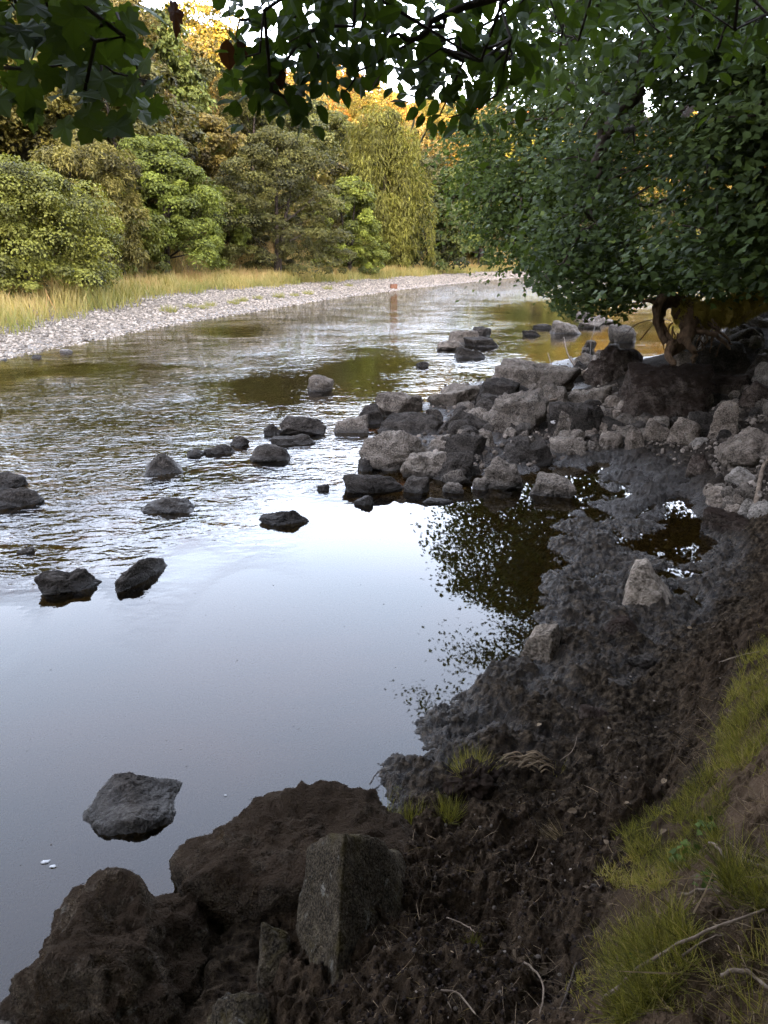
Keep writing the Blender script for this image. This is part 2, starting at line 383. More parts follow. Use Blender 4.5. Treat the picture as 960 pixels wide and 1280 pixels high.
def hfull(x, y, hb=None):
    x = np.asarray(x, float); y = np.asarray(y, float)
    hb = hbase(x, y) if hb is None else hb
    dF, soil, grav, spit = masks(x, y, hb)
    nr = sst(14, 7, y)*(np.abs(x) < 9)
    h = hb.copy()
    i = nr > .001
    xs, ys, hs = x[i], y[i], hb[i]
    lump = fbm(xs*1.9, ys*1.9, .3, 3, s=3)*.045+(fbm(xs*4.6, ys*4.6, 2.3, 3, s=4, kind=1)-.42)*.034*sst(1.5, 3.5, ys)
    wx, wy = xs+.03*perlin(xs*9, ys*9, 2.), ys+.03*perlin(xs*9, ys*9, 5.)
    clod = (fbm(wx*8.5, wy*8.5, 1.7, 5, s=11, g=.56, kind=1)-.42)*soil[i]+(1-soil[i])*.62*(fbm(wx*15, wy*15, 1.7, 4, s=11, g=.62, kind=1)-.45)
    fine = (fbm(wx*27, wy*27, 4.1, 3, s=23, g=.6, kind=1)-.35)
    foot = -np.clip(.35-np.abs(perlin(wx*3.1, wy*3.1, 8.)+.25), 0, .35)*.10
    amp = sst(-.14, .02, hs)*(1-.35*sst(.3, .5, hs))
    sp = spit[i]
    ka = 1.0+.35*soil[i]
    h[i] = hs+nr[i]*amp*(lump*.8+ka*(clod*.062*(1-.3*sp)+fine*(.017+.008*soil[i]))+foot*1.8+.012)+nr[i]*(1-amp)*lump*.5
    # small overhanging clods in the steep bank
    return h
def ground(px, py, z0=0.0):
    """where the sight line first meets the ground (or the water surface)"""
    d = ray(px, py); Y = np.exp(np.linspace(math.log(.7), math.log(160), 420)); t = Y/d[1]
    X, Z = d[0]*t, CH+d[2]*t
    g = np.maximum(hbase(X, Y), 0.0); k = np.where(Z < g)[0]
    if not len(k): return np.array([X[-1], Y[-1], g[-1]])
    i = max(k[0], 1); a, b = Z[i-1]-g[i-1], g[i]-Z[i]; f = a/(a+b+1e-9)
    return np.array([X[i-1]+(X[i]-X[i-1])*f, Y[i-1]+(Y[i]-Y[i-1])*f, g[i-1]+(g[i]-g[i-1])*f])

def lin(*seg):
    out = []
    for a, b, n in seg: out.append(np.linspace(a, b, n, endpoint=False))
    return np.concatenate(out+[np.array([seg[-1][1]])])
def build_ground():
    us = lin((-40, -6, 18), (-6, -1, 24), (-1, -.5, 24), (-.5, -.28, 34), (-.28, -.06, 70), (-.06, .36, 380), (.36, .50, 90), (.5, 1, 30), (1, 6, 24), (6, 40, 14))
    lv = lambda y: math.log(y+4)
    vs = lin((lv(-3.6), lv(.4), 20), (lv(.4), lv(.9), 50), (lv(.9), lv(6.5), 620), (lv(6.5), lv(13), 200), (lv(13), lv(40), 120), (lv(40), lv(320), 130))
    U, Vv = np.meshgrid(us, vs); Y = np.exp(Vv)-4; X = U*(Y+4)
    X, Y = X.ravel(), Y.ravel()
    X = np.clip(X, -500, 600)
    hb = hbase(X, Y); Z = hfull(X, Y, hb)
    dF, soil, grav, spit = masks(X, Y, hb)
    bank = sst(.42, .60, hb)*(Y < 6)*(X > .3)
    wood = np.maximum(sst(9, 12, dF), sst(6, 9, -sdist(NEAR, X, Y))*(Y > 6))
    me = mesh_np('ground', np.stack([X, Y, Z], 1), grid_faces(len(vs), len(us)), None, True,
                 {'soil': soil, 'grav': grav, 'spit': spit, 'bank': bank, 'wood': wood})
    m, nt, out = newmat('riverbank_ground'); N = NT(nt)
    geo = N.n('ShaderNodeNewGeometry'); pos = geo.outputs['Position']; z = N.n('ShaderNodeSeparateXYZ', i_0=pos).outputs[2]
    A = {k: N.attr(k).outputs['Fac'] for k in ('soil', 'grav', 'spit', 'bank', 'wood')}
    n1 = N.noise(pos, 3.5, 5, .6); n2 = N.noise(pos, 30, 5, .65); n3 = N.noise(pos, 120, 4, .65); nb = N.noise(pos, .7, 4, .6)
    mud = N.ramp(n2, [(.36, (.007, .0048, .003)), (.52, (.026, .0185, .0115)), (.68, (.078, .058, .038))])
    soilc = N.ramp(n2, [(.3, (.013, .0088, .0055)), (.55, (.040, .027, .0165)), (.78, (.100, .070, .043))])
    col = N.mix(A['soil'], mud, soilc)
    spec = N.math('GREATER_THAN', n3, .71); col = N.mix(N.math('MULTIPLY', spec, .4), col, (.10, .078, .058))
    bankc = N.ramp(n1, [(.35, (.034, .022, .013)), (.65, (.105, .070, .043))]); col = N.mix(A['bank'], col, bankc)
    spitc = N.ramp(n2, [(.3, (.012, .0095, .0075)), (.7, (.042, .034, .027))]); col = N.mix(N.math('MULTIPLY', A['spit'], .8), col, spitc)
    bedf = N.maprange(z, -.01, -.05, 0, 1)
    shal = N.maprange(z, -.26, -.05, 0, 1)
    xx = N.n('ShaderNodeSeparateXYZ', i_0=pos); nearp = N.maprange(N.math('SUBTRACT', xx.outputs[1], N.math('MULTIPLY', xx.outputs[0], 1.6)), 5.6, 7.4, 0, 1)
    bedc = N.mix(N.math('MULTIPLY', shal, nearp), (.020, .017, .010), N.ramp(N.noise(pos, 2.2, 5, .6), [(.40, (.035, .026, .008)), (.56, (.07, .038, .010)), (.68, (.26, .095, .020))]))
    bedc = N.mix(N.ramp(N.n('ShaderNodeTexVoronoi', i_Vector=pos, i_Scale=9.0).outputs[0], [(.1, .6), (.5, 0.0)]), bedc, (.02, .015, .01))
    col = N.mix(bedf, col, bedc)
    vor = N.n('ShaderNodeTexVoronoi', i_Vector=pos, i_Scale=7.0)
    gv = N.ramp(N.n('ShaderNodeSeparateColor', i_0=vor.outputs['Color']).outputs[0], [(0, (.11, .088, .066)), (1, (.25, .205, .16))])
    gv = N.mix(N.ramp(vor.outputs['Distance'], [(.3, 0.0), (.65, .75)]), gv, (.09, .075, .06))
    col = N.mix(A['grav'], col, gv)
    wd = N.ramp(n1, [(.3, (.030, .026, .010)), (.7, (.075, .055, .022))]); col = N.mix(A['wood'], col, wd)
    # wetness: mud is glossy close to the water level, uneven
    wet = N.math('MULTIPLY', N.maprange(N.math('ADD', z, N.math('MULTIPLY', N.math('SUBTRACT', n1, .5), .14)), .13, .01, 0, 1), N.maprange(A['soil'], 0, 1, 1, 0))
    rg = N.math('ADD', N.maprange(wet, 0, 1, .88, .27), N.math('MULTIPLY', N.math('SUBTRACT', n2, .5), .8), True)
    bh = N.math('ADD', N.math('MULTIPLY', n2, .9), N.math('MULTIPLY', n3, .5))
    bp = N.n('ShaderNodeBump', i_Height=bh, i_Strength=1.0, i_Distance=.026)
    b = N.n('ShaderNodeBsdfPrincipled', i_Base_Color=col, i_Roughness=rg, i_Normal=bp.outputs[0])
    N.l(N.maprange(wet, 0, 1, .04, .38), b.inputs['Specular IOR Level'])
    N.l(b.outputs[0], out.inputs[0])
    me.materials.append(m); link('ground', me, kind='structure')
    # wooded valley side behind the viewer: it keeps the low sun off the river
    ys = np.concatenate([np.linspace(-3.2, -30, 14), np.linspace(-34, -110, 30), np.linspace(-125, -420, 8)])
    xs = np.linspace(-420, 420, 120); X, Y = np.meshgrid(xs, ys); X, Y = X.ravel(), Y.ravel()
    h = np.where(Y > -30, hbase(X, Y)-.03, 0)
    z = h*sst(-38, -30, Y)+HILL_H*sst(-28, -75, Y)*(1+.06*perlin(X*.05, Y*.03, 1.)+.05*perlin(X*.2, Y*.2, 4.))
    link('hills', mesh_np('hills', np.stack([X, Y, z], 1), grid_faces(len(ys), len(xs))[:, ::-1], M['hillwood'], True), kind='structure')
HILL_H = 35.5
m, nt, out = newmat('hill_wood'); N = NT(nt); pos = N.n('ShaderNodeNewGeometry').outputs['Position']
b = N.n('ShaderNodeBsdfPrincipled', i_Base_Color=N.ramp(N.noise(pos, .15, 6, .7), [(.3, (.02, .03, .01)), (.7, (.07, .075, .025))]), i_Roughness=.9)
N.l(b.outputs[0], out.inputs[0]); M['hillwood'] = m

# ------------------------------------------------------------------ water
RIP = [(100, 900, 0), (300, 850, 0), (450, 950, 0), (500, 700, 0), (600, 700, 0), (300, 760, 0), (560, 650, 0), (650, 780, .01), (640, 640, .01), (700, 700, .0), (420, 660, .03), (240, 700, .12), (100, 760, .04), (0, 780, .06), (0, 1000, 0),
       (480, 640, .03), (380, 640, .2), (240, 660, .45), (150, 700, .3), (60, 700, .55), (0, 700, .7), (0, 620, .85), (120, 620, .85), (300, 610, .75), (400, 600, .6), (200, 560, .85), (50, 550, .75), (360, 560, .7), (300, 520, .55), (420, 540, .6),
       (450, 480, .18), (350, 490, .2), (500, 450, .24), (200, 500, .65), (60, 490, .65), (100, 450, .55), (250, 450, .75), (350, 430, .8), (450, 410, .8), (560, 400, .7), (600, 365, .95), (660, 355, 1.), (500, 385, .7), (400, 395, .5), (300, 415, .22), (100, 460, .2), (0, 470, .2), (660, 395, .2), (720, 390, .17),
       (620, 440, .32), (700, 440, .18), (740, 415, .18), (660, 420, .25), (560, 440, .6), (540, 470, .25), (800, 380, .5), (720, 360, .9), (820, 345, 1.0), (960, 335, .9), (860, 680, 0), (740, 590, .01), (560, 520, .02), (-200, 600, .8), (-200, 450, .6), (1100, 330, .9), (200, 380, .5)]
def build_water():
    us = lin((-30, -3, 10), (-3, -.8, 20), (-.8, .8, 260), (.8, 3, 20), (3, 30, 10))
    lv = lambda y: math.log(y+4)
    vs = lin((lv(-3.9), lv(.8), 12), (lv(.8), lv(4), 60), (lv(4), lv(50), 300), (lv(50), lv(200), 60))
    U, Vv = np.meshgrid(us, vs); Y = np.exp(Vv)-4; X = U*(Y+4); X, Y = X.ravel(), Y.ravel()
    q = np.array([[*P(a, b, 0)[:2], c] for a, b, c in RIP]); w = warp(q[:, 0], q[:, 1])
    W = warp(X, Y); d2 = ((W[:, None]-w[None])**2).sum(-1)+1e-4; k = 1/d2**1.6
    R = (k@q[:, 2])/k.sum(1)
    R = np.clip(np.clip(R-.10, 0, 2)*1.12*(1+.35*fbm(X*.5, Y*.35, 2., 3)), 0, 1.2)
    me = mesh_np('river_water', np.stack([X, Y, X*0], 1), grid_faces(len(vs), len(us)), None, True, {'ripple': R})
    m, nt, out = newmat('river_water'); N = NT(nt)
    pos = N.n('ShaderNodeNewGeometry').outputs['Position']; R = N.attr('ripple').outputs['Fac']
    mp = N.n('ShaderNodeMapping', i_Vector=pos); mp.inputs['Rotation'].default_value = (0, 0, radians(-18)); mp.inputs['Scale'].default_value = (.62, 1.0, 1)
    v = mp.outputs[0]
    a = N.noise(v, 1.0, 1, .5, .6); b = N.noise(v, 4.2, 1, .5, .8); c = N.noise(v, 12.0, 2, .5, .5); d = N.noise(pos, .55, 2, .5)
    h = N.math('ADD', N.math('MULTIPLY', a, .038), N.math('MULTIPLY', b, .025))
    h = N.math('ADD', h, N.math('MULTIPLY', c, .0135)); h = N.math('ADD', h, N.math('MULTIPLY', N.noise(v, 24.0, 2, .5), .005))
    h = N.math('MULTIPLY', h, N.math('MULTIPLY', R, 1.25))
    h = N.math('MULTIPLY', h, N.maprange(d, .3, .7, .55, 1.35))
    calm = N.math('MULTIPLY', N.noise(pos, 1.3, 0, .5), .0012)
    h = N.math('ADD', h, calm)
    bp = N.n('ShaderNodeBump', i_Height=h, i_Strength=1.0, i_Distance=1.0)
    fr = N.n('ShaderNodeFresnel', i_IOR=1.333, i_Normal=bp.outputs[0])
    gl = N.n('ShaderNodeBsdfGlossy', i_Color=(1, 1, 1, 1), i_Roughness=.015, i_Normal=bp.outputs[0])
    tr = N.n('ShaderNodeBsdfTransparent', i_Color=(.62, .50, .26, 1))
    mx = N.n('ShaderNodeMixShader', i_0=fr.outputs[0]); N.l(tr.outputs[0], mx.inputs[1]); N.l(gl.outputs[0], mx.inputs[2])
    N.l(mx.outputs[0], out.inputs[0]); me.materials.append(m)
    link('river_water', me, kind='structure')
build_ground(); build_water()
# ------------------------------------------------------------------ rocks
def rock_verts(seed, res, planes=None, nr=9, rnd=14, rough=1.0, top=0.0, kind='ang'):
    rs = RS(seed); D, F = ICO[res]
    if planes is None:
        pl = []
        sx = rs.uniform(-.25, .25)
        base = [(1, sx, rs.uniform(-.15, .3)), (-1, sx, rs.uniform(-.15, .35)), (sx, 1, rs.uniform(0, .4)), (-sx, -1, rs.uniform(.0, .45)), (-top, -.12, 1), (0, 0, -1)]
        lo, hi = (.52, .74) if kind == 'ang' else (.76, .88)
        for b in base: pl.append((norm(np.array(b, float)), rs.uniform(lo, hi)))
        for _ in range(nr if kind == 'ang' else nr+12):
            n = norm(rs.normal(size=3)*np.array([1, 1, .8])+np.array([0, -.2, .35])); pl.append((n, rs.uniform(.66, .98) if kind == 'ang' else rs.uniform(.74, .88)))
        if kind == 'ang':
            al, be = rs.normal(size=2)*.22; ga = rs.uniform(-.6, .6)
            Rx = np.array([[1, 0, 0], [0, cos(al), -sin(al)], [0, sin(al), cos(al)]]); Ry = np.array([[cos(be), 0, sin(be)], [0, 1, 0], [-sin(be), 0, cos(be)]]); Rz = np.array([[cos(ga), -sin(ga), 0], [sin(ga), cos(ga), 0], [0, 0, 1]])
            pl = [((Rz@Ry@Rx)@n_, d_*rs.uniform(.82, 1.15)) for n_, d_ in pl]
        rnd = 34 if kind == 'ang' else 9
    else:
        pl = [(norm(np.array(n, float)), d) for n, d in planes]
    Nn = np.array([p[0] for p in pl]); dd = np.array([p[1] for p in pl])
    q = np.clip(D@Nn.T/dd, 0, None)
    r = 1/((q**rnd).sum(1)**(1/rnd)+1e-9)
    return D*r[:, None], F, D
def add_noise(V, D, size, seed, rough):
    s = 1.0/size
    o = seed*3.17 % 50
    V = V.copy()
    n = fbm(V[:, 0]*s*1.6+o, V[:, 1]*s*1.6, V[:, 2]*s*1.6, 4, seed % 97, .5)
    k = .4-fbm(V[:, 0]*s*4+o, V[:, 1]*s*4, V[:, 2]*s*4, 3, seed % 89+3, .55, 1)
    st = perlin(V[:, 0]*s*.8, V[:, 1]*s*.8, V[:, 2]*s*9+V[:, 0]*s*2, seed % 71)     # bedding
    if len(V) > 2000:
        k = k-.35*(fbm(V[:, 0]*s*17+o, V[:, 1]*s*17, V[:, 2]*s*17, 3, seed % 83+3, .6, 1)-.4)
    return V+norm(V)*((n*.075+k*.060+st*.02)*size*rough)[:, None]
ROCKS = []
def place_rock(bb, label, mat='rock', dr=.8, kind='ang', seed=None, res=None, cat='rock', group=None, planes=None, rough=1.0, top=0.0, base=None, hmin=.04, name='rock', sink=.4, nr=9):
    x0, y0, x1, y1 = bb; xc = (x0+x1)/2
    seed = seed if seed is not None else int(x0*7+y0*13+x1) % 9973
    f = ground(xc, y1) if base is None else P(xc, y1, base)
    zb = f[2]
    dep = proj(f)[2]
    w = (x1-x0)/FPX*(dep+.1)
    dpt = w*dr
    az = math.atan2(f[0], f[1])
    Yt = f[1]+dpt*.75*cos(az); r = ray(xc, y0); zt = CH+r[2]/r[1]*Yt
    h = max(zt-zb, hmin, .06*w)
    cx, cy = f[0]+sin(az)*dpt*.45, f[1]+cos(az)*dpt*.45
    s = sink*h+.03
    px_w = (x1-x0)*.8
    if res is None: res = 3 if px_w < 20 else (4 if px_w < 45 else 5)
    if top == 0.0 and kind == 'ang' and name == 'rock': top = RS(seed+5).uniform(-.5, .5)
    V, F, D = rock_verts(seed, res, planes, top=top, kind=kind, nr=nr)
    V = V*np.array([w/2, dpt/2, (h+s)/2])
    size = (w*dpt*(h+s))**(1/3)
    V = add_noise(V, D, size, seed, rough)
    V[:, 0] *= w/np.ptp(V[:, 0]); V[:, 0] -= (V[:, 0].max()+V[:, 0].min())/2
    V[:, 2] = (V[:, 2]-V[:, 2].min())/np.ptp(V[:, 2])*(h+s)
    me = mesh_np(name, V, F, M[mat] if isinstance(mat, str) else mat, res > 3)
    o = link(name, me); o.location = (cx, cy, zb-s); o.rotation_euler = (0, 0, -az)
    o['label'] = label; o['category'] = cat
    if group: o['group'] = group
    ROCKS.append((cx, cy, w/2, zb+h))
    return o, V, F
R = place_rock
gW = 'rocks standing in the river'; gS = 'rocks of the spit'
# lying in the water
R((50, 706, 131, 743), 'dark two-tone wedge rock at the edge of the still pool, beside the long slanting rock', 'rock_dark', .6, group=gW, top=-.25, res=5)
o, V, F = R((142, 683, 216, 726), 'long narrow black rock lying slantwise at the edge of the still pool', 'rock_dark', .34, group=gW, res=5, hmin=.05, kind='round', sink=.7)
o.rotation_euler.z += radians(48); o.scale = (1.35, 1.0, .8)
R((172, 563, 239, 592), 'low brown pyramid-shaped rock out in the rippled shallows', 'rock_dark', .55, group=gW, top=.0,
  planes=[((1, .1, 1.5), .62), ((-1, .1, 1.2), .60), ((.1, 1, .9), .7), ((.1, -1, .7), .7), ((0, 0, 1), .9), ((0, 0, -1), .9), ((.3, -.3, 1), .75)])
R((324, 634, 389, 657), 'flat oblong dark rock where the ripples meet the still pool', 'rock_dark', .5, group=gW)
R((178, 618, 252, 654), 'dark rock just awash under the ripples', 'rock_dark', .8, group=gW, hmin=.005, kind='round', rough=1.4, base=-.07)
R((-12, 609, 54, 635), 'low dark rock cut off by the left edge of the view', 'rock_dark', .55, group=gW, kind='round')
R((-25, 590, 33, 612), 'smaller low rock behind the one cut off by the left edge', 'rock_dark', .6, group=gW, kind='round')
R((22, 683, 43, 692), 'tiny grey stone poking out of the shallows at the far left', 'rock', .6, group=gW)
R((312, 552, 364, 578), 'rounded brown-black rock in front of the blocky rock pair in the rapids', 'rock_dark', .7, group=gW, kind='round')
R((350, 517, 409, 545), 'square-topped dark block standing in the rapids', 'rock_dark', .6, group=gW, top=.05)
R((338, 541, 398, 557), 'flat dark slab at the foot of the square-topped block', 'rock_dark', .5, group=gW, hmin=.03)
R((255, 554, 297, 568), 'small flat rock left of the rounded brown-black one', 'rock_dark', .5, group=gW)
R((234, 560, 256, 571), 'smallest of the dark stones beside the pyramid-shaped rock', 'rock_dark', .7, group=gW)
R((288, 544, 312, 558), 'little dark stone behind the small flat rock', 'rock_dark', .7, group=gW)
R((330, 528, 352, 545), 'little dark stone touching the square-topped block', 'rock_dark', .7, group=gW)
R((384, 468, 418, 490), 'lone domed grey-brown rock in the smooth olive water', 'rock', .8, group=gW, kind='round')
R((396, 604, 412, 614), 'tiny black stone near the oval rock at the pool edge', 'rock_dark', .6, group=gW)
R((442, 618, 468, 632), 'tiny dark stone in front of the oval rock', 'rock_dark', .6, group=gW)
R((526, 621, 568, 630), 'thin flat stone barely above the still pool', 'rock_dark', .35, group=gW, hmin=.015)
R((656, 590, 719, 622), 'dark wedge rock isolated in the tree reflection', 'rock', .6, group=gW, top=.15)
# far rocks in the stream
R((520, 451, 536, 459), 'small dark stone alone in the olive water before the far cluster', 'rock_dark', .7, group=gW)
R((558, 412, 600, 430), 'upstream-most rounded rock of the far mid-river cluster', 'rock', .6, group=gW)
R((583, 407, 614, 422), 'dark knobbly rock at the back of the far mid-river cluster', 'rock_dark', .7, group=gW)
R((545, 425, 580, 438), 'pale domed rock on the left side of the far mid-river cluster', 'rock', .6, group=gW)
R((578, 420, 624, 434), 'flat dark slab in the middle of the far mid-river cluster', 'rock_dark', .5, group=gW)
R((563, 433, 608, 448), 'nearest low rock of the far mid-river cluster', 'rock_dark', .5, group=gW)
R((665, 404, 690, 411), 'small low stone in the far shallows left of the brown boulder', 'rock_dark', .5, group=gW)
R((652, 412, 676, 420), 'low flat stone awash in the white riffle', 'rock_dark', .5, group=gW)
R((687, 400, 726, 418), 'brown boulder in the far shallows under the hanging branches', 'rock', .7, group=gW)
R((722, 402, 752, 410), 'flat slab beside the brown boulder under the hanging branches', 'rock', .5, group=gW)
R((728, 393, 772, 405), 'long grey rock furthest out below the leaf tips', 'rock', .5, group=gW)
R((716, 388, 738, 396), 'little stone just below the leaf tips', 'rock', .5, group=gW)
R((759, 405, 794, 429), 'rounded grey boulder standing in green water before the mossy log', 'rock', .8, group=gW, kind='round')
# the spit, from its tip inwards
spit_kw = dict(group=gS)
R((417, 517, 462, 542), 'grey rock at the outer tip of the spit', 'rock', .7, **spit_kw)
R((448, 504, 480, 531), 'dark lumpy rock between the spit tip and the flat-topped slab', 'rock_dark', .8, **spit_kw)
R((468, 488, 529, 524), 'flat-topped pale slab overhanging the stream side of the spit', 'rock', .7, top=.05, **spit_kw)
R((482, 514, 502, 526), 'small dark stone tucked below the flat-topped slab', 'rock_dark', .8, **spit_kw)
R((470, 512, 560, 546), 'long low dark slab behind the broad boulder at the pool', 'rock_dark', .6, **spit_kw)
R((540, 508, 615, 545), 'dark rough hump beside the rust-coloured puddle', 'rock_dark', .7, **spit_kw)
R((447, 532, 541, 589), 'broad rounded boulder with pale crown on the pool side of the spit', 'rock', .62, res=5, kind='round', rough=1.2, **spit_kw)
R((447, 571, 467, 589), 'small dark knob leaning on the broad rounded boulder', 'rock_dark', .9, **spit_kw)
R((428, 590, 504, 618), 'long oval dark rock lying at the rim of the still pool', 'rock_dark', .5, kind='round', **spit_kw)
R((503, 592, 537, 617), 'dark triangular rock next to the long oval one', 'rock_dark', .8, **spit_kw)
R((500, 560, 574, 600), 'tilted slab rising to the right with a light top face', 'rock', .6, top=.35, **spit_kw)
R((530, 562, 592, 602), 'dark brown boulder behind the tilted slab', 'rock_dark', .6, **spit_kw)
R((553, 538, 608, 575), 'dark craggy block in the middle of the spit', 'rock_dark', .7, **spit_kw)
R((550, 584, 590, 606), 'small tilted slab at the water beside the grey pebble', 'rock', .6, top=.25, **spit_kw)
R((553, 601, 580, 617), 'grey pebble-shaped stone at the pool rim', 'rock', .7, kind='round', **spit_kw)
R((592, 568, 656, 612), 'trapezoid brown boulder with its foot in the reflecting pool', 'rock', .6, top=-.12, **spit_kw)
R((590, 596, 610, 613), 'round stone between the trapezoid boulder and the pool rim', 'rock', .8, kind='round', **spit_kw)
R((577, 578, 600, 596), 'dark stone wedged left of the trapezoid boulder', 'rock_dark', .8, **spit_kw)
R((596, 537, 620, 562), 'light pointed stone below the largest mid-spit boulder', 'rock', .7, **spit_kw)
R((533, 477, 612, 508), 'pale flat slab sloping into the stream behind the puddle', 'rock', .8, top=.3, **spit_kw)
R((590, 470, 650, 505), 'darker slab between the pale flat slab and the ridge rock', 'rock_dark', .8, top=.2, **spit_kw)
R((606, 448, 724, 494), 'long grey ridge rock along the stream side of the spit', 'rock', .45, top=.2, res=5, **spit_kw)
R((615, 462, 632, 474), 'small black stone on the stream edge of the ridge rock', 'rock_dark', .8, **spit_kw)
R((597, 484, 684, 541), 'largest mid-spit boulder, broad with a light worn left face', 'rock', .65, res=5, rough=1.2, **spit_kw)
R((622, 545, 690, 582), 'dark broken boulder behind the trapezoid one', 'rock_dark', .6, **spit_kw)
R((668, 478, 710, 515), 'brown cracked rock right of the largest mid-spit boulder', 'rock', .7, **spit_kw)
R((658, 478, 676, 496), 'small square stone on top of the mid-spit rubble', 'rock', .8, **spit_kw)
R((683, 500, 760, 545), 'broad dark flat rock behind the upright pointed stone', 'rock_dark', .6, **spit_kw)
R((691, 510, 720, 544), 'upright pointed grey stone on the spit', 'rock', .6, **spit_kw,
  planes=[((1, .1, .35), .62), ((-1, .1, .28), .62), ((.1, 1, .2), .7), ((.1, -1, .2), .7), ((.3, -.2, 1), .92), ((0, 0, -1), .95)])
R((693, 538, 716, 549), 'small pinkish stone at the foot of the upright pointed stone', 'rock_pink', .8, **spit_kw)
R((685, 545, 735, 571), 'oblong brown rock by the dark puddle', 'rock', .5, **spit_kw)
R((731, 507, 767, 538), 'tilted pale-edged stone under the great earthy boulder', 'rock', .7, top=.4, **spit_kw)
R((720, 531, 734, 544), 'small light stone between the upright stone and the grey lump', 'rock_pale', .8, **spit_kw)
R((742, 520, 778, 545), 'dark flat cobble below the great earthy boulder', 'rock_dark', .7, **spit_kw)
R((746, 538, 777, 560), 'round grey-tan lump at the top of the mud', 'rock_pink', .8, kind='round', **spit_kw)
R((733, 551, 752, 566), 'small dark stone by the round grey-tan lump', 'rock', .8, **spit_kw)
R((780, 536, 807, 561), 'tan angular cobble at the top of the mud', 'rock_pink', .8, **spit_kw)
R((767, 530, 800, 548), 'low dark stone between the cobbles below the great boulder', 'rock', .7, **spit_kw)
R((802, 522, 836, 555), 'tan rounded block touching the mud, left of the split stone', 'rock_pink', .7, **spit_kw)
R((833, 520, 874, 556), 'split angular stone with a light left face pointing down into the mud', 'rock_pink', .7, **spit_kw)
R((862, 545, 888, 560), 'small pale stone right of the split angular one', 'rock_pale', .8, **spit_kw)
R((858, 512, 892, 545), 'dark stone behind the small pale one', 'rock_dark', .8, **spit_kw)
R((884, 500, 921, 546), 'upright flat-faced slab standing on the bank', 'rock_pink', .5, **spit_kw,
  planes=[((1, .1, .10), .75), ((-1, .1, .22), .7), ((.1, 1, .1), .7), ((.1, -1, .15), .7), ((-.25, -.2, 1), .9), ((0, 0, -1), .95)])
R((892, 532, 985, 588), 'large layered pinkish boulder at the right edge of the view', 'rock_pink', .7, res=5, top=.1, rough=1.2, **spit_kw)
R((906, 582, 942, 607), 'pale angular stone under the layered pinkish boulder', 'rock_pale', .7, **spit_kw)
R((881, 606, 914, 631), 'round tan stone on the mud left of its twin pair', 'rock_pink', .8, kind='round', **spit_kw)
R((896, 606, 920, 628), 'dark stone close behind the round tan one', 'rock', .8, kind='round', **spit_kw)
R((914, 603, 940, 627), 'oval grey-tan stone beside the bare stick', 'rock', .7, kind='round', **spit_kw)
R((935, 625, 975, 652), 'pale greenish round stone at the right edge', 'rock_pale', .8, kind='round', **spit_kw)
R((876, 633, 940, 671), 'mud-caked lump of rock above the brown puddle', 'rock_earth', .7, rough=1.5, **spit_kw)
R((922, 622, 940, 646), 'thin pale flake of stone leaning on the mud-caked lump', 'rock_pale', .5, **spit_kw)
R((755, 452, 884, 526), 'great earthy boulder, the biggest, with a brown crumbly top', 'rock_earth', .62, res=6, rough=1.1, seed=77, **spit_kw,
  planes=[((1, .1, -.1), .80), ((-1, -.1, .15), .80), ((.1, 1, .2), .9), ((.12, -1, .30), .74), ((-.1, -.35, 1), .78), ((0, 0, -1), .9), ((-.6, -.6, .6), .90), ((.8, -.5, .4), .92)])
R((832, 436, 868, 470), 'square reddish block on top of the great earthy boulder', 'rock_pink', .7, **spit_kw)
R((728, 430, 800, 478), 'root-covered brown hump left of the great earthy boulder', 'rock_earth', .7, rough=1.6, res=5, **spit_kw)
R((708, 478, 765, 508), 'log-shaped grey slab lying below the scrap of paper', 'rock', .5, **spit_kw)
R((706, 450, 735, 478), 'black block at the top of the spit by the bare twig', 'rock_dark', .8, **spit_kw)
R((713, 492, 733, 506), 'small grey cobble under the log-shaped slab', 'rock', .8, kind='round', **spit_kw)
R((716, 440, 756, 462), 'grey slanting rock on the stream side by the bare twig', 'rock', .6, **spit_kw)
R((866, 424, 940, 468), 'big black rock in the hollow under the mossy log', 'rock_dark', .8, res=5, **spit_kw)
R((925, 440, 1000, 480), 'black rock right of the hollow under the mossy log', 'rock_dark', .8, **spit_kw)
R((940, 452, 985, 484), 'pale square block at the right edge above the bank rubble', 'rock_pale', .7, **spit_kw)
R((884, 466, 930, 500), 'greenish-brown rock behind the upright slab', 'rock_earth', .7, **spit_kw)
R((920, 474, 962, 510), 'mossy brown rock on the upper bank', 'rock_earth', .7, **spit_kw)
R((862, 488, 892, 514), 'flat brown stone right of the great earthy boulder', 'rock', .7, **spit_kw)
R((872, 418, 905, 436), 'grey boulder glimpsed behind the log roots', 'rock_pale', .7, **spit_kw)
R((905, 408, 950, 432), 'grey boulder glimpsed right of the log roots', 'rock', .7, **spit_kw)
# on the mud
gM = 'single stones lying on the mud'
R((778, 696, 850, 757), 'light angular triangular stone sitting on the wet mud', 'rock_tan', .7, rough=.6, group=gM, res=5, seed=5,
  planes=[((1, -.1, .85), .62), ((-1, .0, .18), .68), ((.1, 1, .5), .7), ((.0, -1, .45), .70), ((-.3, -.2, 1), .95), ((0, 0, -1), .8), ((.5, -.8, .6), .74)])
R((651, 772, 700, 817), 'smooth tan block stone at the water edge of the mud', 'rock_tan', .8, group=gM, res=5, rough=.7)
R((754, 767, 797, 799), 'half-buried brown stone on the mud below the triangular one', 'rock_earth', .8, group=gM, kind='round')
R((783, 814, 830, 838), 'flat black stone stuck in the mud', 'rock_dark', .6, group=gM)
R((755, 844, 788, 870), 'small black stone stuck in the mud below the flat one', 'rock_dark', .8, group=gM)
R((722, 878, 760, 905), 'mud-coated tan stone in the trampled mud', 'rock_earth', .8, group=gM, kind='round')
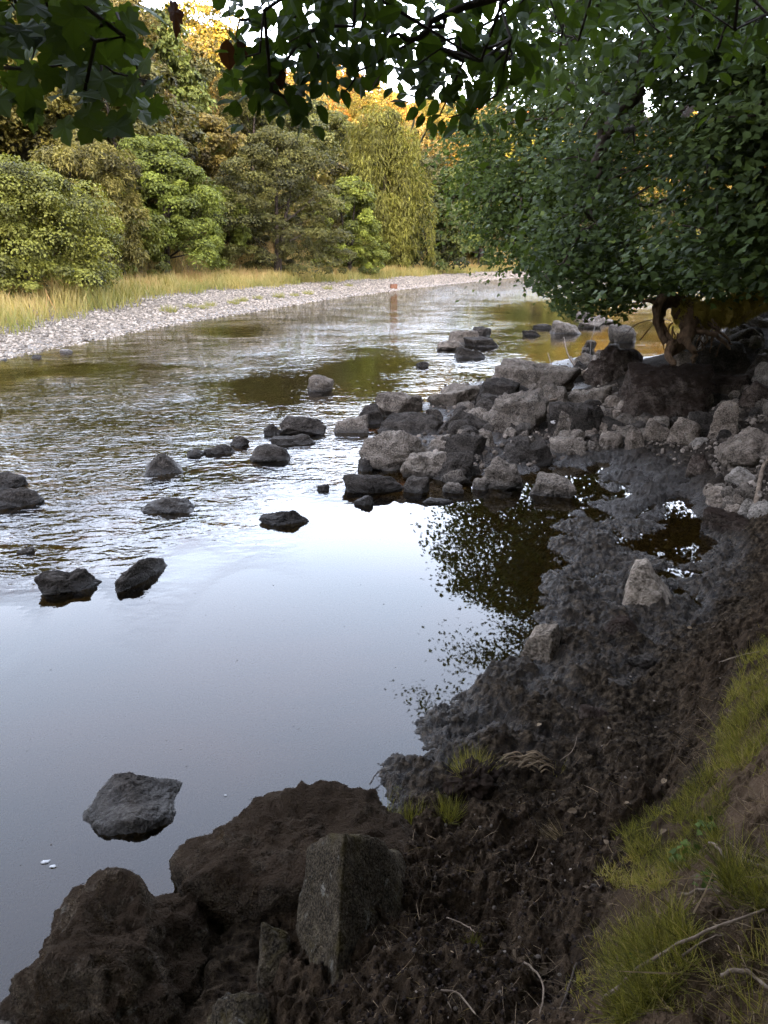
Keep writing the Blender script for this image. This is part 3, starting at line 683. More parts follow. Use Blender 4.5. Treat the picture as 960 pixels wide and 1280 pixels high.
R((858, 566, 889, 592), 'brown lump half sunk in mud below the small pale stone', 'rock_earth', .8, group=gM, kind='round')
# fill of small stones, by area
def fill(n, poly, label, group, mats, rng, seed, kindset=('ang', 'round')):
    rs = RS(seed); k = 0; tries = 0
    poly = np.array(poly, float)
    while k < n and tries < n*40:
        tries += 1
        a = rs.dirichlet(np.ones(len(poly))*.7); p = a@poly
        w = rs.uniform(*rng)*(rs.rand()**.7*.8+.6)
        bb = (p[0]-w/2, p[1]-w*.75, p[0]+w/2, p[1])
        place_rock(bb, label, mats[rs.randint(len(mats))], rs.uniform(.7, 1.1), kindset[rs.randint(2)], seed=seed*100+k, res=3, cat='stone', group=group, name='small_stone', sink=.5, rough=1.2)
        k += 1
fill(75, [(470, 545), (560, 500), (640, 480), (690, 520), (690, 575), (560, 605)], 'small dark grey stone wedged between the bigger rocks near the spit tip', 'small stones of the outer spit', ['rock_dark', 'rock', 'rock_dark'], (14, 26), 3)
fill(95, [(690, 480), (760, 500), (880, 530), (870, 560), (700, 575), (660, 560)], 'small brown stone in the line of rubble above the mud', 'small stones above the mud', ['rock', 'rock_pink', 'rock_dark', 'rock'], (10, 22), 4)
fill(60, [(870, 500), (960, 470), (975, 520), (900, 560)], 'small dark cobble heaped on the bank round the upright slab', 'cobbles on the bank', ['rock_dark', 'rock', 'rock_dark'], (8, 20), 5)
fill(26, [(900, 590), (965, 590), (965, 680), (900, 670), (870, 600)], 'little stone scattered below the layered pinkish boulder', 'little stones below the pink boulder', ['rock', 'rock_pink', 'rock_dark'], (7, 18), 6)
fill(40, [(850, 405), (965, 395), (965, 450), (850, 440)], 'grey cobble on the shaded bank behind the mossy log', 'cobbles behind the mossy log', ['rock', 'rock_pale', 'rock_dark'], (10, 22), 7)
fill(12, [(700, 470), (760, 470), (770, 440), (720, 430)], 'small stone at the landward top of the spit beside the hump', 'small stones by the brown hump', ['rock', 'rock_dark'], (9, 18), 8)

# -------- the big rocks at the viewer's feet: (centre px, py, Y) hull built from planes, sized in metres
def big_rock(c, half, planes, label, mat, seed, rz=0.0, rough=1.0, rnd=12, name='boulder', res=6, tilt=(0, 0)):
    V, F, D = rock_verts(seed, res, planes, rnd=rnd)
    V = V*np.array(half); V = add_noise(V, D, float(np.prod(half)**(1/3))*2, seed, rough)
    me = mesh_np(name, V, F, M[mat], True); o = link(name, me)
    o.location = c; o.rotation_euler = (tilt[0], tilt[1], rz); o['label'] = label; o['category'] = 'boulder'; o['group'] = 'boulders at the near corner of the pool'
    bpy.context.view_layer.update()
    return o, V, F
def fur(o, V, F, n, ln, seed, mask=None, mat='furhair', name='moss', wid=.0016):
    rs = RS(seed); A = V[F[:, 0]]; B = V[F[:, 1]]; Cc = V[F[:, 2]]
    nr = np.cross(B-A, Cc-A); ar = np.linalg.norm(nr, axis=1); nn = nr/(ar[:, None]+1e-12)
    cen = (A+B+Cc)/3; pr = ar.copy()
    if mask is not None: pr *= mask(cen, nn)
    idx = rs.choice(len(F), n, p=pr/pr.sum()); u = rs.rand(n, 2); fl = u.sum(1) > 1; u[fl] = 1-u[fl]
    C0 = A[idx]+(B[idx]-A[idx])*u[:, :1]+(Cc[idx]-A[idx])*u[:, 1:]
    N0 = nn[idx]
    clump = np.stack([perlin(C0[:, 0]*25, C0[:, 1]*25, C0[:, 2]*25, k) for k in (1, 2, 3)], 1)
    dirn = norm(N0*.5+np.array([0, 0, -.7])+clump*1.2+rs.normal(size=(n, 3))*.28)
    L = ln*(rs.rand(n)*.9+.3)*(1+perlin(C0[:, 0]*9, C0[:, 1]*9, C0[:, 2]*9, 9)*.9).clip(.2, 2)
    side = norm(np.cross(dirn, rs.normal(size=(n, 3))))
    Mx = np.stack([side, norm(np.cross(dirn, side)), dirn], 2)
    Vv, Ff = scatter(BLADE[0], BLADE[1], Mx, C0-N0*.003, np.stack([np.full(n, wid), L*.6, L], 1))
    t = np.repeat(np.clip(.25+.5*perlin(C0[:, 0]*11, C0[:, 1]*11, C0[:, 2]*11, 4)+rs.rand(n)**2*.7, 0, 1), len(BLADE[0]))
    return link(name, mesh_np(name, Vv, Ff, M[mat], False, {'tint': t}), o)
# left furry boulder
c = PD(158, 1235, 1.62); 
o, V, F = big_rock((c[0], c[1], .0), (.36, .30, .38), [((1, .1, .95), .72), ((-1, 0, .2), .86), ((0, 1, .5), .85), ((.1, -1, .35), .9), ((.05, -.1, 1), .92), ((-.95, .1, 1), .90), ((0, 0, -1), 1), ((.5, -.7, .6), .92), ((-.7, -.7, .3), .95)],
         'big brown boulder coated with withered moss, nearest the water at the left corner', 'rock_moss', 21, rz=-.1, rough=1.25, rnd=22)
fur(o, V, F, 60000, .011, 1, lambda c, n: (c[:, 2] > -.2)*np.clip(.35+perlin(c[:, 0]*6, c[:, 1]*6, c[:, 2]*6, 3)*1.5, .02, 1))
# back furry boulder, long, its pale top running right
c = PD(345, 1090, 1.98)
o, V, F = big_rock((c[0]+.06, c[1]+.01, .075), (.46, .24, .29), [((1, .1, .2), .95), ((-1, -.1, -.05), .80), ((0, 1, .3), .9), ((-.1, -1, -.18), .80), ((.06, -.10, 1), .80), ((.75, 0, 1), 1.0), ((0, 0, -1), 1), ((-.8, .2, .7), .92), ((-.6, -.8, .1), .9)],
         'large mossy brown boulder with a flat straw-coloured top, behind the wedge-shaped one', 'rock_moss', 22, rz=.28, rough=1.1, rnd=26, tilt=(0, -.03))
fur(o, V, F, 60000, .011, 2, lambda c, n: (c[:, 2] > -.25)*np.clip(.35+perlin(c[:, 0]*6, c[:, 1]*6, c[:, 2]*6, 5)*1.5, .02, 1))
# wedge
o, V, F = big_rock((-.115, 1.50, .25), (.2, .2, .2), [((-.80, -.30, .32), .46), ((.80, -.42, .36), .50), ((0, .8, .6), 1.60), ((-1, .2, 0), .80), ((1, 0, .35), 1.0), ((0, 0, -1), 1.5), ((.05, -1, .1), 1.6)],
         'sharp wedge-shaped boulder with a lichened left face and a dark right face', 'rock_lichen', 23, rough=.62, rnd=40)
fur(o, V, F, 5000, .010, 3, lambda c, n: (n[:, 0] > .2)*1.0, wid=.0015)
# small stone upright in the gap
c = PD(343, 1195, 1.55)
big_rock((c[0], c[1], .17), (.058, .07, .14), [((1, .1, .1), .8), ((-1, -.2, .2), .8), ((0, 1, .1), .8), ((.1, -1, .25), .8), ((.2, -.3, 1), .8), ((0, 0, -1), 1)],
         'small upright stone jammed in the gap between the mossy boulders and the wedge', 'rock_lichen', 24, res=5, rough=.8)
# bottom stone
c = PD(312, 1262, 1.30)
big_rock((c[0], c[1]-.02, .16), (.155, .15, .22), [((1, .0, .7), .8), ((-1, -.1, .55), .8), ((0, 1, .3), .85), ((.1, -1, .2), .9), ((-.15, -.2, 1), .85), ((0, 0, -1), 1)],
         'rough grey-brown stone at the very bottom, below the gap', 'rock_lichen', 25, res=6, rough=1.3)
c = PD(8, 1290, 1.42)
big_rock((c[0]-.03, c[1], -.08), (.16, .15, .16), [((1, .0, .8), .8), ((-1, -.1, .4), .8), ((0, 1, .3), .85), ((.1, -1, .2), .9), ((-.05, -.1, 1), .85), ((0, 0, -1), 1)],
         'pale grey stone in the bottom left corner of the view', 'rock', 26, res=5)

c = P(160, 1020, 0)
o, V, F = big_rock((c[0], c[1]+.06, -.045), (.205, .19, .155), [((-.35, -.32, 1), .74), ((.5, -.05, 1), .76), ((1, .1, .5), .88), ((-1, .1, .45), .85), ((0, 1, .4), .8), ((.1, -1, .25), .86), ((-.7, -.7, .2), .92), ((.6, -.8, .1), .92), ((0, 0, -1), 1)],
         'grey angular rock alone in the still pool, close to the big mossy boulders', 'rock_dark', 11, rough=.7, rnd=30, name='rock')
o['category'] = 'rock'; o['group'] = gW
# ------------------------------------------------------------------ far trees
def crown_np(rs, rx, H, zb, nleaf, leaf, nb, prof='round', droop=0.0, lump=.20, flat=.55):
    C0 = []; Nn = []; T = []; Fw = []
    per = max(6, nleaf//nb)
    for b in range(nb):
        t = rs.beta(1.3, 1.25) if prof != 'cone' else rs.beta(1.0, 1.7)
        z = zb+(H-zb)*t
        if prof == 'round': pr = (max(0, 1-(2*t-.85)**2/1.42))**.5
        elif prof == 'cone': pr = (1-t)**.75*.95+.06
        elif prof == 'bush': pr = (max(0, 1-t**2.2))**.5
        else: pr = (max(0, 1-(2*t-1)**2))**.5
        a = rs.rand()*2*pi; rr = rx*pr*(rs.rand()**.35)*(.86+.30*float(perlin(a*1.1, t*3.1, rx, 4)))*(1.0 if rs.rand() > .12 else 1.14)
        c = np.array([rr*cos(a), rr*sin(a), z-lump*rx*.4*(t > .8)])
        br = rx*lump*(.35+.95*rs.rand()**1.3)
        n = int(per*(.6+.8*rs.rand()))
        d = norm(rs.normal(size=(n, 3))+np.array([cos(a)*.5, sin(a)*.5, .85]))
        rad = br*(.55+.5*rs.rand(n)**.5)[:, None]
        p = c+d*rad*np.array([1, 1, flat])
        if droop: p[:, 2] -= droop*rs.rand(n)**1.5*(H-zb)*.28
        C0.append(p); Nn.append(norm(d*.9+np.array([0, 0, .5])+rs.normal(size=(n, 3))*.45))
        f = rs.normal(size=(n, 3)); f[:, 2] -= .6+droop*3; Fw.append(f)
        T.append(np.clip(.5+.20*rs.normal()+.16*rs.normal(size=n), 0, 1))
    return np.concatenate(C0), np.concatenate(Nn), np.concatenate(Fw), np.concatenate(T)
def make_crown(rs, rx, H, zb, nleaf, leaf, nb, tmpl=LEAF_Q, mat='farleaf', nar=1.0, **k):
    c, n, f, t = crown_np(rs, rx, H, zb, nleaf, leaf, nb, **k)
    S = leaf*(.45+1.1*rs.rand(len(c)))
    V, F = scatter(tmpl[0]*np.array([nar, 1, 1]), tmpl[1], frames(n, f), c, S)
    return mesh_np('crown', V, F, M[mat], False, {'tint': np.repeat(t, len(tmpl[0]))})
def make_trunk(rs, H, r, rx, nl=7, multi=1, mat='bark'):
    mb = MB()
    for k in range(multi):
        lean = rs.normal(size=2)*.06*H*(1+.6*(multi > 1))
        path = curve([(0, 0, -.4), (lean[0]*.3, lean[1]*.3, H*.35), (lean[0], lean[1], H*.86)], 9, .03*r*8, rs)
        mb.add(*tube(path, np.linspace(r, r*.18, 9), 7))
        for j in range(nl):
            t = rs.uniform(.25, .85); b = path[int(t*8)]; a = rs.rand()*2*pi; L = rx*rs.uniform(.5, .85)*(1.1-t*.6)
            e = b+np.array([cos(a)*L, sin(a)*L, L*rs.uniform(.25, .8)])
            mid = (b+e)/2+np.array([0, 0, -.05*L])
            mb.add(*tube(curve([b, mid, e], 6), np.linspace(r*.38*(1.1-t), r*.06, 6), 5))
    return mb.mesh('trunk', M[mat], True)
def tree(loc, label, cat, cm, tm, color, group=None, scale=1.0, name='tree', rz=0.0, zs=1.0):
    e = empty(name, loc, label, cat, group, rz); e.scale = (scale, scale, scale*zs)
    a = link('trunk', tm, e); b = link('crown', cm, e); b.color = (color[0]*1.12, color[1]*1.06, color[2]*.58, 1)
    return e
def far_tree(px, ytop, d, wpx, label, color, seed, name='tree', n=17000, leaf=.19, nb=110, prof='round', zb=.04, group='trees along the foot of the far wood', **k):
    p = PD(px, 500, d); x = p[0]*(1); g = float(hbase(np.array([x]), np.array([d]))[0])
    # px is measured near the horizon, where the lens puts it
    x = (px-480)/FPX*(d*cp-(2-CH)*sp)
    r = ray(px, ytop); H = CH+r[2]/r[1]*d-g; rx = wpx/FPX*d/2
    rs = RS(seed)
    cm = make_crown(rs, rx, H, H*zb, n, leaf, nb, prof=prof, **k)
    tm = make_trunk(rs, H, .05+.018*H, rx, 8, 2 if prof == 'bush' else 1)
    return tree((x, d, g), label, 'tree', cm, tm, color, group, name=name)
OL = (.105, .120, .034)
far_tree(30, 196, 28.5, 235, 'broad yellow-green tree at the left edge above the grass', (.105, .108, .030), 1, n=100000, leaf=.09, nb=260, prof='bush', name='broadleaf_tree')
far_tree(112, 158, 36, 150, 'feathery grey-olive willow behind the broad tree at the left edge', (.115, .100, .042), 2, n=40000, nar=.4, leaf=.20, nb=170, name='willow_tree', droop=.25)
far_tree(150, 235, 38.5, 120, 'low bright bush between the left-edge tree and the tallest bright green one', (.100, .108, .028), 3, n=30000, leaf=.13, prof='bush', nb=110, name='bush')
far_tree(208, 166, 43, 150, 'bright green spreading tree in front of the wood', (.098, .115, .027), 4, n=85000, leaf=.115, nb=230, prof='bush', name='broadleaf_tree')
far_tree(278, 228, 50, 74, 'slim bright green tree left of the dark conical tree', (.10, .115, .027), 5, n=22000, leaf=.165, nb=90, prof='bush', name='broadleaf_tree')
far_tree(346, 160, 52, 176, 'dense dark olive cone-topped tree at the middle of the far bank', (.060, .058, .021), 6, n=100000, leaf=.118, nb=320, prof='bush', lump=.15, name='dense_tree')
far_tree(438, 220, 62, 92, 'light green tree between the dark cone-topped tree and the weeping one', (.10, .115, .026), 7, n=42000, leaf=.165, nb=140, prof='bush', name='broadleaf_tree')
far_tree(480, 128, 74, 118, 'tall weeping golden-olive willow', (.100, .098, .028), 8, n=46000, nar=.33, leaf=.38, nb=110, droop=1.15, lump=.26, prof='oval', name='weeping_willow')
far_tree(536, 236, 80, 90, 'dark green tree right of the weeping willow', (.045, .052, .017), 9, n=16000, leaf=.3, nb=70, prof='bush', name='dense_tree')
far_tree(497, 270, 73, 46, 'small yellow-green bush at the foot of the weeping willow', (.11, .11, .026), 10, n=6000, leaf=.25, nb=30, prof='bush', name='bush')
far_tree(600, 180, 96, 140, 'rounded mid green tree above the end of the gravel bar', (.065, .078, .022), 11, n=22000, leaf=.36, nb=100, prof='bush', name='broadleaf_tree')
far_tree(668, 215, 112, 120, 'light olive tree past the end of the gravel bar', (.09, .095, .028), 12, n=16000, leaf=.4, nb=80, prof='bush', name='broadleaf_tree')
far_tree(395, 190, 66, 90, 'reddish-olive tree behind the dark cone-topped one', (.10, .082, .034), 13, n=13000, leaf=.28, nb=80, name='broadleaf_tree')
far_tree(262, 138, 60, 110, 'brownish-olive tree rising behind the tallest bright green one', (.115, .088, .034), 21, n=26000, leaf=.19, nb=120, name='broadleaf_tree')
far_tree(150, 122, 54, 120, 'olive tree rising behind the feathery willow and the bright green tree', (.10, .098, .032), 22, n=26000, leaf=.18, nb=120, name='broadleaf_tree')
far_tree(20, 110, 46, 150, 'tall olive tree behind the broad tree at the left edge', (.095, .098, .032), 23, n=30000, leaf=.17, nb=130, name='broadleaf_tree')
far_tree(322, 132, 72, 100, 'grey-green tree behind the left shoulder of the dark cone-topped one', (.088, .088, .040), 24, n=20000, leaf=.22, nb=100, name='broadleaf_tree')
far_tree(412, 142, 84, 100, 'muted green tree filling the gap left of the weeping willow', (.09, .092, .03), 25, n=18000, leaf=.25, nb=100, name='broadleaf_tree')
# prototypes for the slope
def proto(seed, rx, H, **k):
    rs = RS(seed); return make_crown(rs, rx, H, H*.12, 20000, .23, 170, **k), make_trunk(rs, H, .2, rx, 6)
PR = [proto(41, 4.4, 9), proto(42, 4.0, 10, prof='oval'), proto(43, 4.8, 8.5, lump=.28), proto(44, 3.6, 10.5, nar=.5), proto(45, 5.0, 9.5, lump=.18), proto(46, 3.4, 9.5, prof='cone', lump=.2)]
KL = [('olive green broadleaf tree in the wood on the far slope', (.092, .090, .030)), ('brown-tinged tree in the wood on the far slope', (.118, .088, .034)), ('grey-green tree in the wood on the far slope', (.088, .088, .042)),
      ('yellowish tree in the wood on the far slope', (.125, .105, .033)), ('dark green tree in the wood on the far slope', (.052, .056, .020))]
rs = RS(99); cnt = 0; used = set()
for gy in np.arange(24, 190, 6.4):
    for gx in np.arange(-90, 190, 6.4):
        x = gx+rs.uniform(-3, 3); y = gy+rs.uniform(-3, 3)
        d = float(sdist(FAR, np.array([x]), np.array([y]))[0])
        if d < 13 or d > 80: continue
        g = float(hbase(np.array([x]), np.array([y]))[0])
        px, py, dep = proj(np.array([x, y, g+5]))
        if px < -70 or px > 1010 or dep < 0: continue
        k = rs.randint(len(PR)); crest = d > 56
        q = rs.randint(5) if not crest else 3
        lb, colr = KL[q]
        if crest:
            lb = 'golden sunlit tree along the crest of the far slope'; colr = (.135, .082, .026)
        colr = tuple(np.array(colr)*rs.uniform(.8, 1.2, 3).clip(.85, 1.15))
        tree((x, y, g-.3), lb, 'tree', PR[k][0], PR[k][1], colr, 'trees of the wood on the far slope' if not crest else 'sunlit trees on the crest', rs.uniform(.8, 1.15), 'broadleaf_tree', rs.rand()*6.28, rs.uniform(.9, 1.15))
        cnt += 1
print('slope trees', cnt)
# low bushes hiding the foot of the wood
def bushm(seed):
    rs = RS(seed); return make_crown(rs, 1.7, 2.3, .05, 3200, .2, 34, prof='bush', lump=.3), make_trunk(rs, 2.0, .05, 1.4, 4, 3)
BP = [bushm(61), bushm(62), bushm(63)]
rs = RS(17)
for i in range(64):
    t = rs.uniform(.14, .80)
    L = np.linspace(0, len(FAR)-1.001, 2000); L = L[int((.22+.62*(i+rs.rand())/64)*2000)]
    a = int(L); p = FAR[a]+(FAR[a+1]-FAR[a])*(L-a); dd = norm(FAR[a+1]-FAR[a]); nn = np.array([-dd[1], dd[0]])
    x, y = p+nn*rs.uniform(11, 14)
    px, py, dep = proj(np.array([x, y, 1.5]))
    if px < -40 or px > 980 or y < 20: continue
    g = float(hbase(np.array([x]), np.array([y]))[0]); k = rs.randint(3); s = rs.uniform(.8, 1.6)
    c_, l_ = [((.055, .062, .019), 'dark low bush at the foot of the far wood'), ((.095, .10, .028), 'light green low bush at the foot of the far wood'), ((.10, .078, .034), 'brownish low bush at the foot of the far wood')][rs.randint(3)]
    tree((x, y, g-.1), l_, 'bush', BP[k][0], BP[k][1], c_, 'low bushes edging the far wood', s, 'bush', rs.rand()*6)

# ------------------------------------------------------------------ near trees: branches grown to where the sprays hang
def grow(trunk, targets, r0, rtip=.006, sag=.0, order=None, sides=6, power=.5, mb=None, jit=.06, rs=None, thin=None):
    nodes = [np.array(p, float) for p in trunk]; par = [-1]+list(range(len(trunk)-1)); root = nodes[-1]
    tg = np.asarray(targets); dd = np.linalg.norm(tg-root, axis=1); leaves = []
    for i in np.argsort(dd):
        t = tg[i]; A = np.array(nodes[1:]); dist = np.linalg.norm(A-t, axis=1)
        # prefer nodes that lie back towards the root
        back = np.linalg.norm(A-root, axis=1)
        cost = dist*1.0+.28*back; cost[back > dd[i]] += 5
        j = int(np.argmin(cost))+1; b = nodes[j]; L = dist[j-1]
        k = max(1, int(L/.45)) if L < 3 else 6; prev = j
        off = rs.normal(size=3)*jit*L
        for q in range(1, k+1):
            f = q/k; p = b+(t-b)*f+off*sin(pi*f)+np.array([0, 0, sag*L*sin(pi*f)])
            nodes.append(p); par.append(prev); prev = len(nodes)-1
        leaves.append(prev)
    wgt = np.zeros(len(nodes)); wgt[leaves] = 1
    for i in range(len(nodes)-1, 0, -1): wgt[par[i]] += wgt[i]
    rad = rtip*np.maximum(wgt, 1)**power; rad = np.minimum(rad, r0)
    if thin: rad = np.where(np.array(nodes)[:, 1] > .9, np.minimum(rad, thin), rad)
    ch = {}
    for i, p in enumerate(par): ch.setdefault(p, []).append(i)
    mb = MB(); done = set()
    for s in range(1, len(nodes)):
        if s in done: continue
        path = [nodes[par[s]]]; rr = [min(rad[par[s]], rad[s]*1.25)]; c = s
        while True:
            path.append(nodes[c]); rr.append(rad[c]); done.add(c)
            nx = [q for q in ch.get(c, []) if q not in done]
            if not nx: break
            c = max(nx, key=lambda q: wgt[q])
        if len(path) >= 2: mb.add(*tube(path, rr, sides if max(rr) > .02 else 4, cap=False))
    return mb
def sprays(rs, cen, n, rad, leaf, tmpl, upn, fwd, flat=.35, rnd=.5, tlo=.1, thi=.9, bright=.03):
    C0, N0, Fw, T, S = [], [], [], [], []
    for c in cen:
        k = max(1, int(n*(.6+.8*rs.rand())))
        tilt = norm(np.array(upn)+rs.normal(size=3)*.28); fw = norm(np.array(fwd)+rs.normal(size=3)*.35)
        u = norm(np.cross(tilt, fw)); v = np.cross(u, tilt)
        a = rs.normal(size=(k, 3))*np.array([.62, .62, flat*.5])*rad
        p = c+a[:, :1]*u+a[:, 1:2]*v+a[:, 2:]*tilt; p[:, 2] -= (a[:, 0]**2+a[:, 1]**2)/rad*.25
        C0.append(p); N0.append(norm(tilt+rs.normal(size=(k, 3))*rnd)); Fw.append(norm(fw+rs.normal(size=(k, 3))*.55+a[:, :1]*u*.8/rad))
        t = np.clip(rs.uniform(tlo, thi-.25)+rs.rand(k)*.3, 0, .8); t[rs.rand(k) < bright] = 1.0
        T.append(t); S.append(leaf*(.65+.6*rs.rand(k)))
    return [np.concatenate(q) for q in (C0, N0, Fw, T, S)]
def leafmesh(name, data, tmpl, mat, wid=1.0):
    c, n, f, t, s = data
    V, F = scatter(tmpl[0]*np.array([wid, 1, 1]), tmpl[1], frames(n, f), c, s)
    return mesh_np(name, V, F, M[mat], False, {'tint': np.repeat(t, len(tmpl[0]))})
def prune(data, drop):
    px, py, dp = proj(data[0]); k = ~drop(px, py, dp, data[0]); return [q[k] for q in data]
def ell(px, py, *E):
    m = np.zeros(len(px), bool)
    for cx, cy, rx, ry in E: m |= ((px-cx)/rx)**2+((py-cy)/ry)**2 < 1
    return m
def inframe(px, py, dp, X): return (dp > 0) & (px > -25) & (px < 985) & (py > -20) & (py < 1300)
def inpoly(poly, rs, n):
    poly = np.array(poly, float); lo, hi = poly.min(0), poly.max(0); out = []
    while len(out) < n:
        q = lo+(hi-lo)*rs.rand(2); c = False; j = len(poly)-1
        for i in range(len(poly)):
            if (poly[i][1] > q[1]) != (poly[j][1] > q[1]) and q[0] < (poly[j][0]-poly[i][0])*(q[1]-poly[i][1])/(poly[j][1]-poly[i][1])+poly[i][0]: c = not c
            j = i
        if c: out.append(q)
    return out
def tgt(polys, rs):
    out = []
    for poly, y0, y1, n in polys: out += [PD(q[0], q[1], rs.uniform(y0, y1)) for q in inpoly(poly, rs, n)]
    return np.array(out)
def mirror(px, py, Y):
    r = ray(px, py); t = Y/r[1]; return np.array([r[0]*t, Y, -(CH+r[2]*t)])
# -- big tree over the right bank
rs = RS(7)
T1 = tgt([([(715, 385), (665, 345), (690, 280), (715, 200), (735, 190), (760, 300), (860, 300), (960, 250), (1090, 200), (1090, 372), (900, 368), (790, 372)], 8.6, 12.2, 200),
          ([(700, 250), (690, 170), (720, 60), (700, -50), (760, -300), (1150, -300), (1150, 250), (900, 200), (800, 230)], 8.8, 12.8, 400),
          ([(700, 30), (720, -120), (1100, -160), (1100, 140), (900, 150), (780, 90)], 6.0, 9.0, 150),
          ([(850, 300), (820, 240), (880, 120), (1000, 60), (1080, 280), (960, 315)], 6.2, 8.2, 90)], rs)
px, py, dp = proj(T1)
hole = ((px-808)**2/16**2+(py-128)**2/26**2 < 1) | ((px-862)**2/18**2+(py-138)**2/14**2 < 1) | ((px-815)**2/30**2+(py-245)**2/24**2 < 1) | ((px-790)**2/22**2+(py-32)**2/16**2 < 1)
T1 = T1[~hole]
e = empty('riverside_tree', (7.3, 12.2, 1.2), 'large dark green tree hanging its branches over the right bank', 'tree')
tr = [(7.3, 12.2, .8), (7.1, 12.0, 3), (6.8, 11.6, 5.0)]
mb = grow(tr, T1, .30, .0065, .03, rs=rs, power=.5)
off = np.array(e.location)
def sub(me_or_mb, name, mat, par, smooth=True):
    me = me_or_mb.mesh(name, M[mat], smooth) if isinstance(me_or_mb, MB) else me_or_mb
    co = np.empty(len(me.vertices)*3, np.float32); me.vertices.foreach_get('co', co); co = co.reshape(-1, 3)-np.array(par.location, np.float32)
    me.vertices.foreach_set('co', co.ravel()); return link(name, me, par)
sub(mb, 'branches', 'bark', e)
dT = sprays(rs, T1, 125, .52, .066, LEAF_S, (-.42, -.38, .85), (-.75, -.15, -.45), rnd=.36, flat=.14)
dT = prune(dT, lambda px, py, dp, X: ell(px, py, (808, 128, 13, 24), (790, 165, 10, 14), (862, 138, 14, 9), (815, 245, 24, 16), (795, 265, 12, 10), (735, 275, 10, 14), (775, 36, 13, 9), (812, 38, 9, 7), (850, 85, 8, 7), (726, 55, 7, 5), (842, 22, 10, 6), (690, 245, 9, 14)) | ((py > 325) & (px < 632+(py-325)*1.0)) | (X[:, 2] < 2.12-X[:, 1]*(.050+.024*sst(815, 770, px)+.026*perlin(X[:, 0]*2.2, X[:, 1]*1.5, 3.)+.010*perlin(X[:, 0]*9, X[:, 1]*9, 1.))))
sub(leafmesh('crown', dT, LEAF_S, 'oakleaf'), 'crown', 'oakleaf', e)
# gnarled dead limb hanging in the crown
mb = MB(); lb = curve([PD(800, 110, 9.2), PD(765, 150, 9.2), PD(752, 190, 9.1), PD(742, 205, 9.1)], 10, .02, rs); mb.add(*tube(lb, np.linspace(.085, .045, 10), 8, rough=.1, rs=rs))
mb.add(*tube(curve([PD(752, 160, 9.2), PD(748, 185, 9.2), PD(751, 212, 9.1), PD(746, 222, 9.1)], 8, .015, rs), np.linspace(.05, .02, 8), 6))
mb.add(*tube(curve([PD(700, 100, 9), PD(760, 118, 9), PD(790, 118, 9.4), PD(820, 90, 9.6)], 10), np.linspace(.012, .03, 10), 5))
mb.add(*tube(curve([PD(735, 285, 8.6), PD(800, 240, 8.7), PD(860, 205, 9)], 10), np.linspace(.006, .018, 10), 5))
mb.add(*tube(curve([PD(760, 225, 8.4), PD(840, 190, 8.6), PD(900, 150, 9)], 10), np.linspace(.006, .018, 10), 5))
sub(mb, 'limb', 'bark', e)
# -- second tree, further along the right bank: it is what the pool mirrors
rs = RS(8)
T2 = [mirror(q[0], q[1], rs.uniform(13.5, 17.5)) for q in inpoly([(590, 604), (548, 648), (568, 700), (556, 745), (612, 776), (572, 815), (540, 850), (528, 900), (640, 930), (800, 900), (800, 600), (700, 585)], rs, 190)]
T2 += list(tgt([([(560, 200), (548, 160), (600, 110), (700, 60), (800, 60), (800, 330), (700, 330), (640, 330), (600, 300), (575, 250)], 14, 18, 200)], rs))
T2 = np.array(T2)
e = empty('riverside_tree', (9.5, 17.5, 1.2), 'tall finer-leaved tree further along the right bank, its tips mirrored in the pool', 'tree')
mb = grow([(9.5, 17.5, .6), (9.2, 17.2, 3.5), (8.6, 16.8, 6.0)], T2, .3, .007, .04, rs=rs)
sub(mb, 'branches', 'bark', e)
sub(leafmesh('crown', sprays(rs, T2, 84, .52, .10, LEAF_S, (-.4, -.3, .85), (-.6, -.1, -.6), rnd=.5, tlo=.35, thi=1.), LEAF_Q, 'oakleaf'), 'crown', 'oakleaf', e)

# -- sycamore over the viewer (upper left)
rs = RS(9)
def offframe(n, box, rs, zmin=3.0):
    out = []
    while len(out) < n:
        p = np.array([rs.uniform(*box[0]), rs.uniform(*box[1]), rs.uniform(*box[2])])
        if p[2] < 2.1+max(p[1], 0)*.36+.55: continue
        out.append(p)
    return out
SA = [([(-60, -70), (-60, 60), (0, 90), (40, 95), (70, 120), (110, 125), (150, 142), (196, 130), (188, 92), (166, 60), (172, 20), (125, -30), (60, -70)], 2.4, 3.1, 62)]
TS = np.array(list(tgt(SA, rs)))
over = np.array(offframe(240, ((-3.4, 1.2), (-3, 2.6), (3.1, 6.5)), rs))
e = empty('sycamore_tree', (-.9, -2.6, .2), 'sycamore hanging lobed leaves into the upper left corner of the view', 'tree')
mb = grow([(-.9, -2.6, 0), (-.9, -2.4, 2), (-.95, -1.6, 3.3)], np.vstack([over, TS]), .22, .0026, .05, rs=rs, power=.5, thin=.006)
sub(mb, 'branches', 'bark', e)
d1 = sprays(rs, TS, 4.2, .13, .088, LEAF_M, (.0, -.75, .55), (.1, -.1, -1), rnd=.45, flat=1.2)
d1 = prune(d1, lambda px, py, dp, X: ((px > 192) & (py > 5)) | (py > 158)); d2 = prune(sprays(rs, over, 26, .42, .16, LEAF_M, (0, 0, 1), (0, 0, -.3), rnd=.5), inframe)
sub(leafmesh('leaves', [np.concatenate(q) for q in zip(d1, d2)], LEAF_M, 'sycleaf'), 'leaves', 'sycleaf', e)
mb = MB(); dl = [PD(216, 2, 2.5)]
sub(leafmesh('withered_leaf', [np.array(dl), np.array([[.9, -.5, .1]]), np.array([[.1, 0, -1.]]), np.array([.2]), np.array([.09])], LEAF_M, 'deadleaf', .6), 'withered_leaf', 'deadleaf', e)
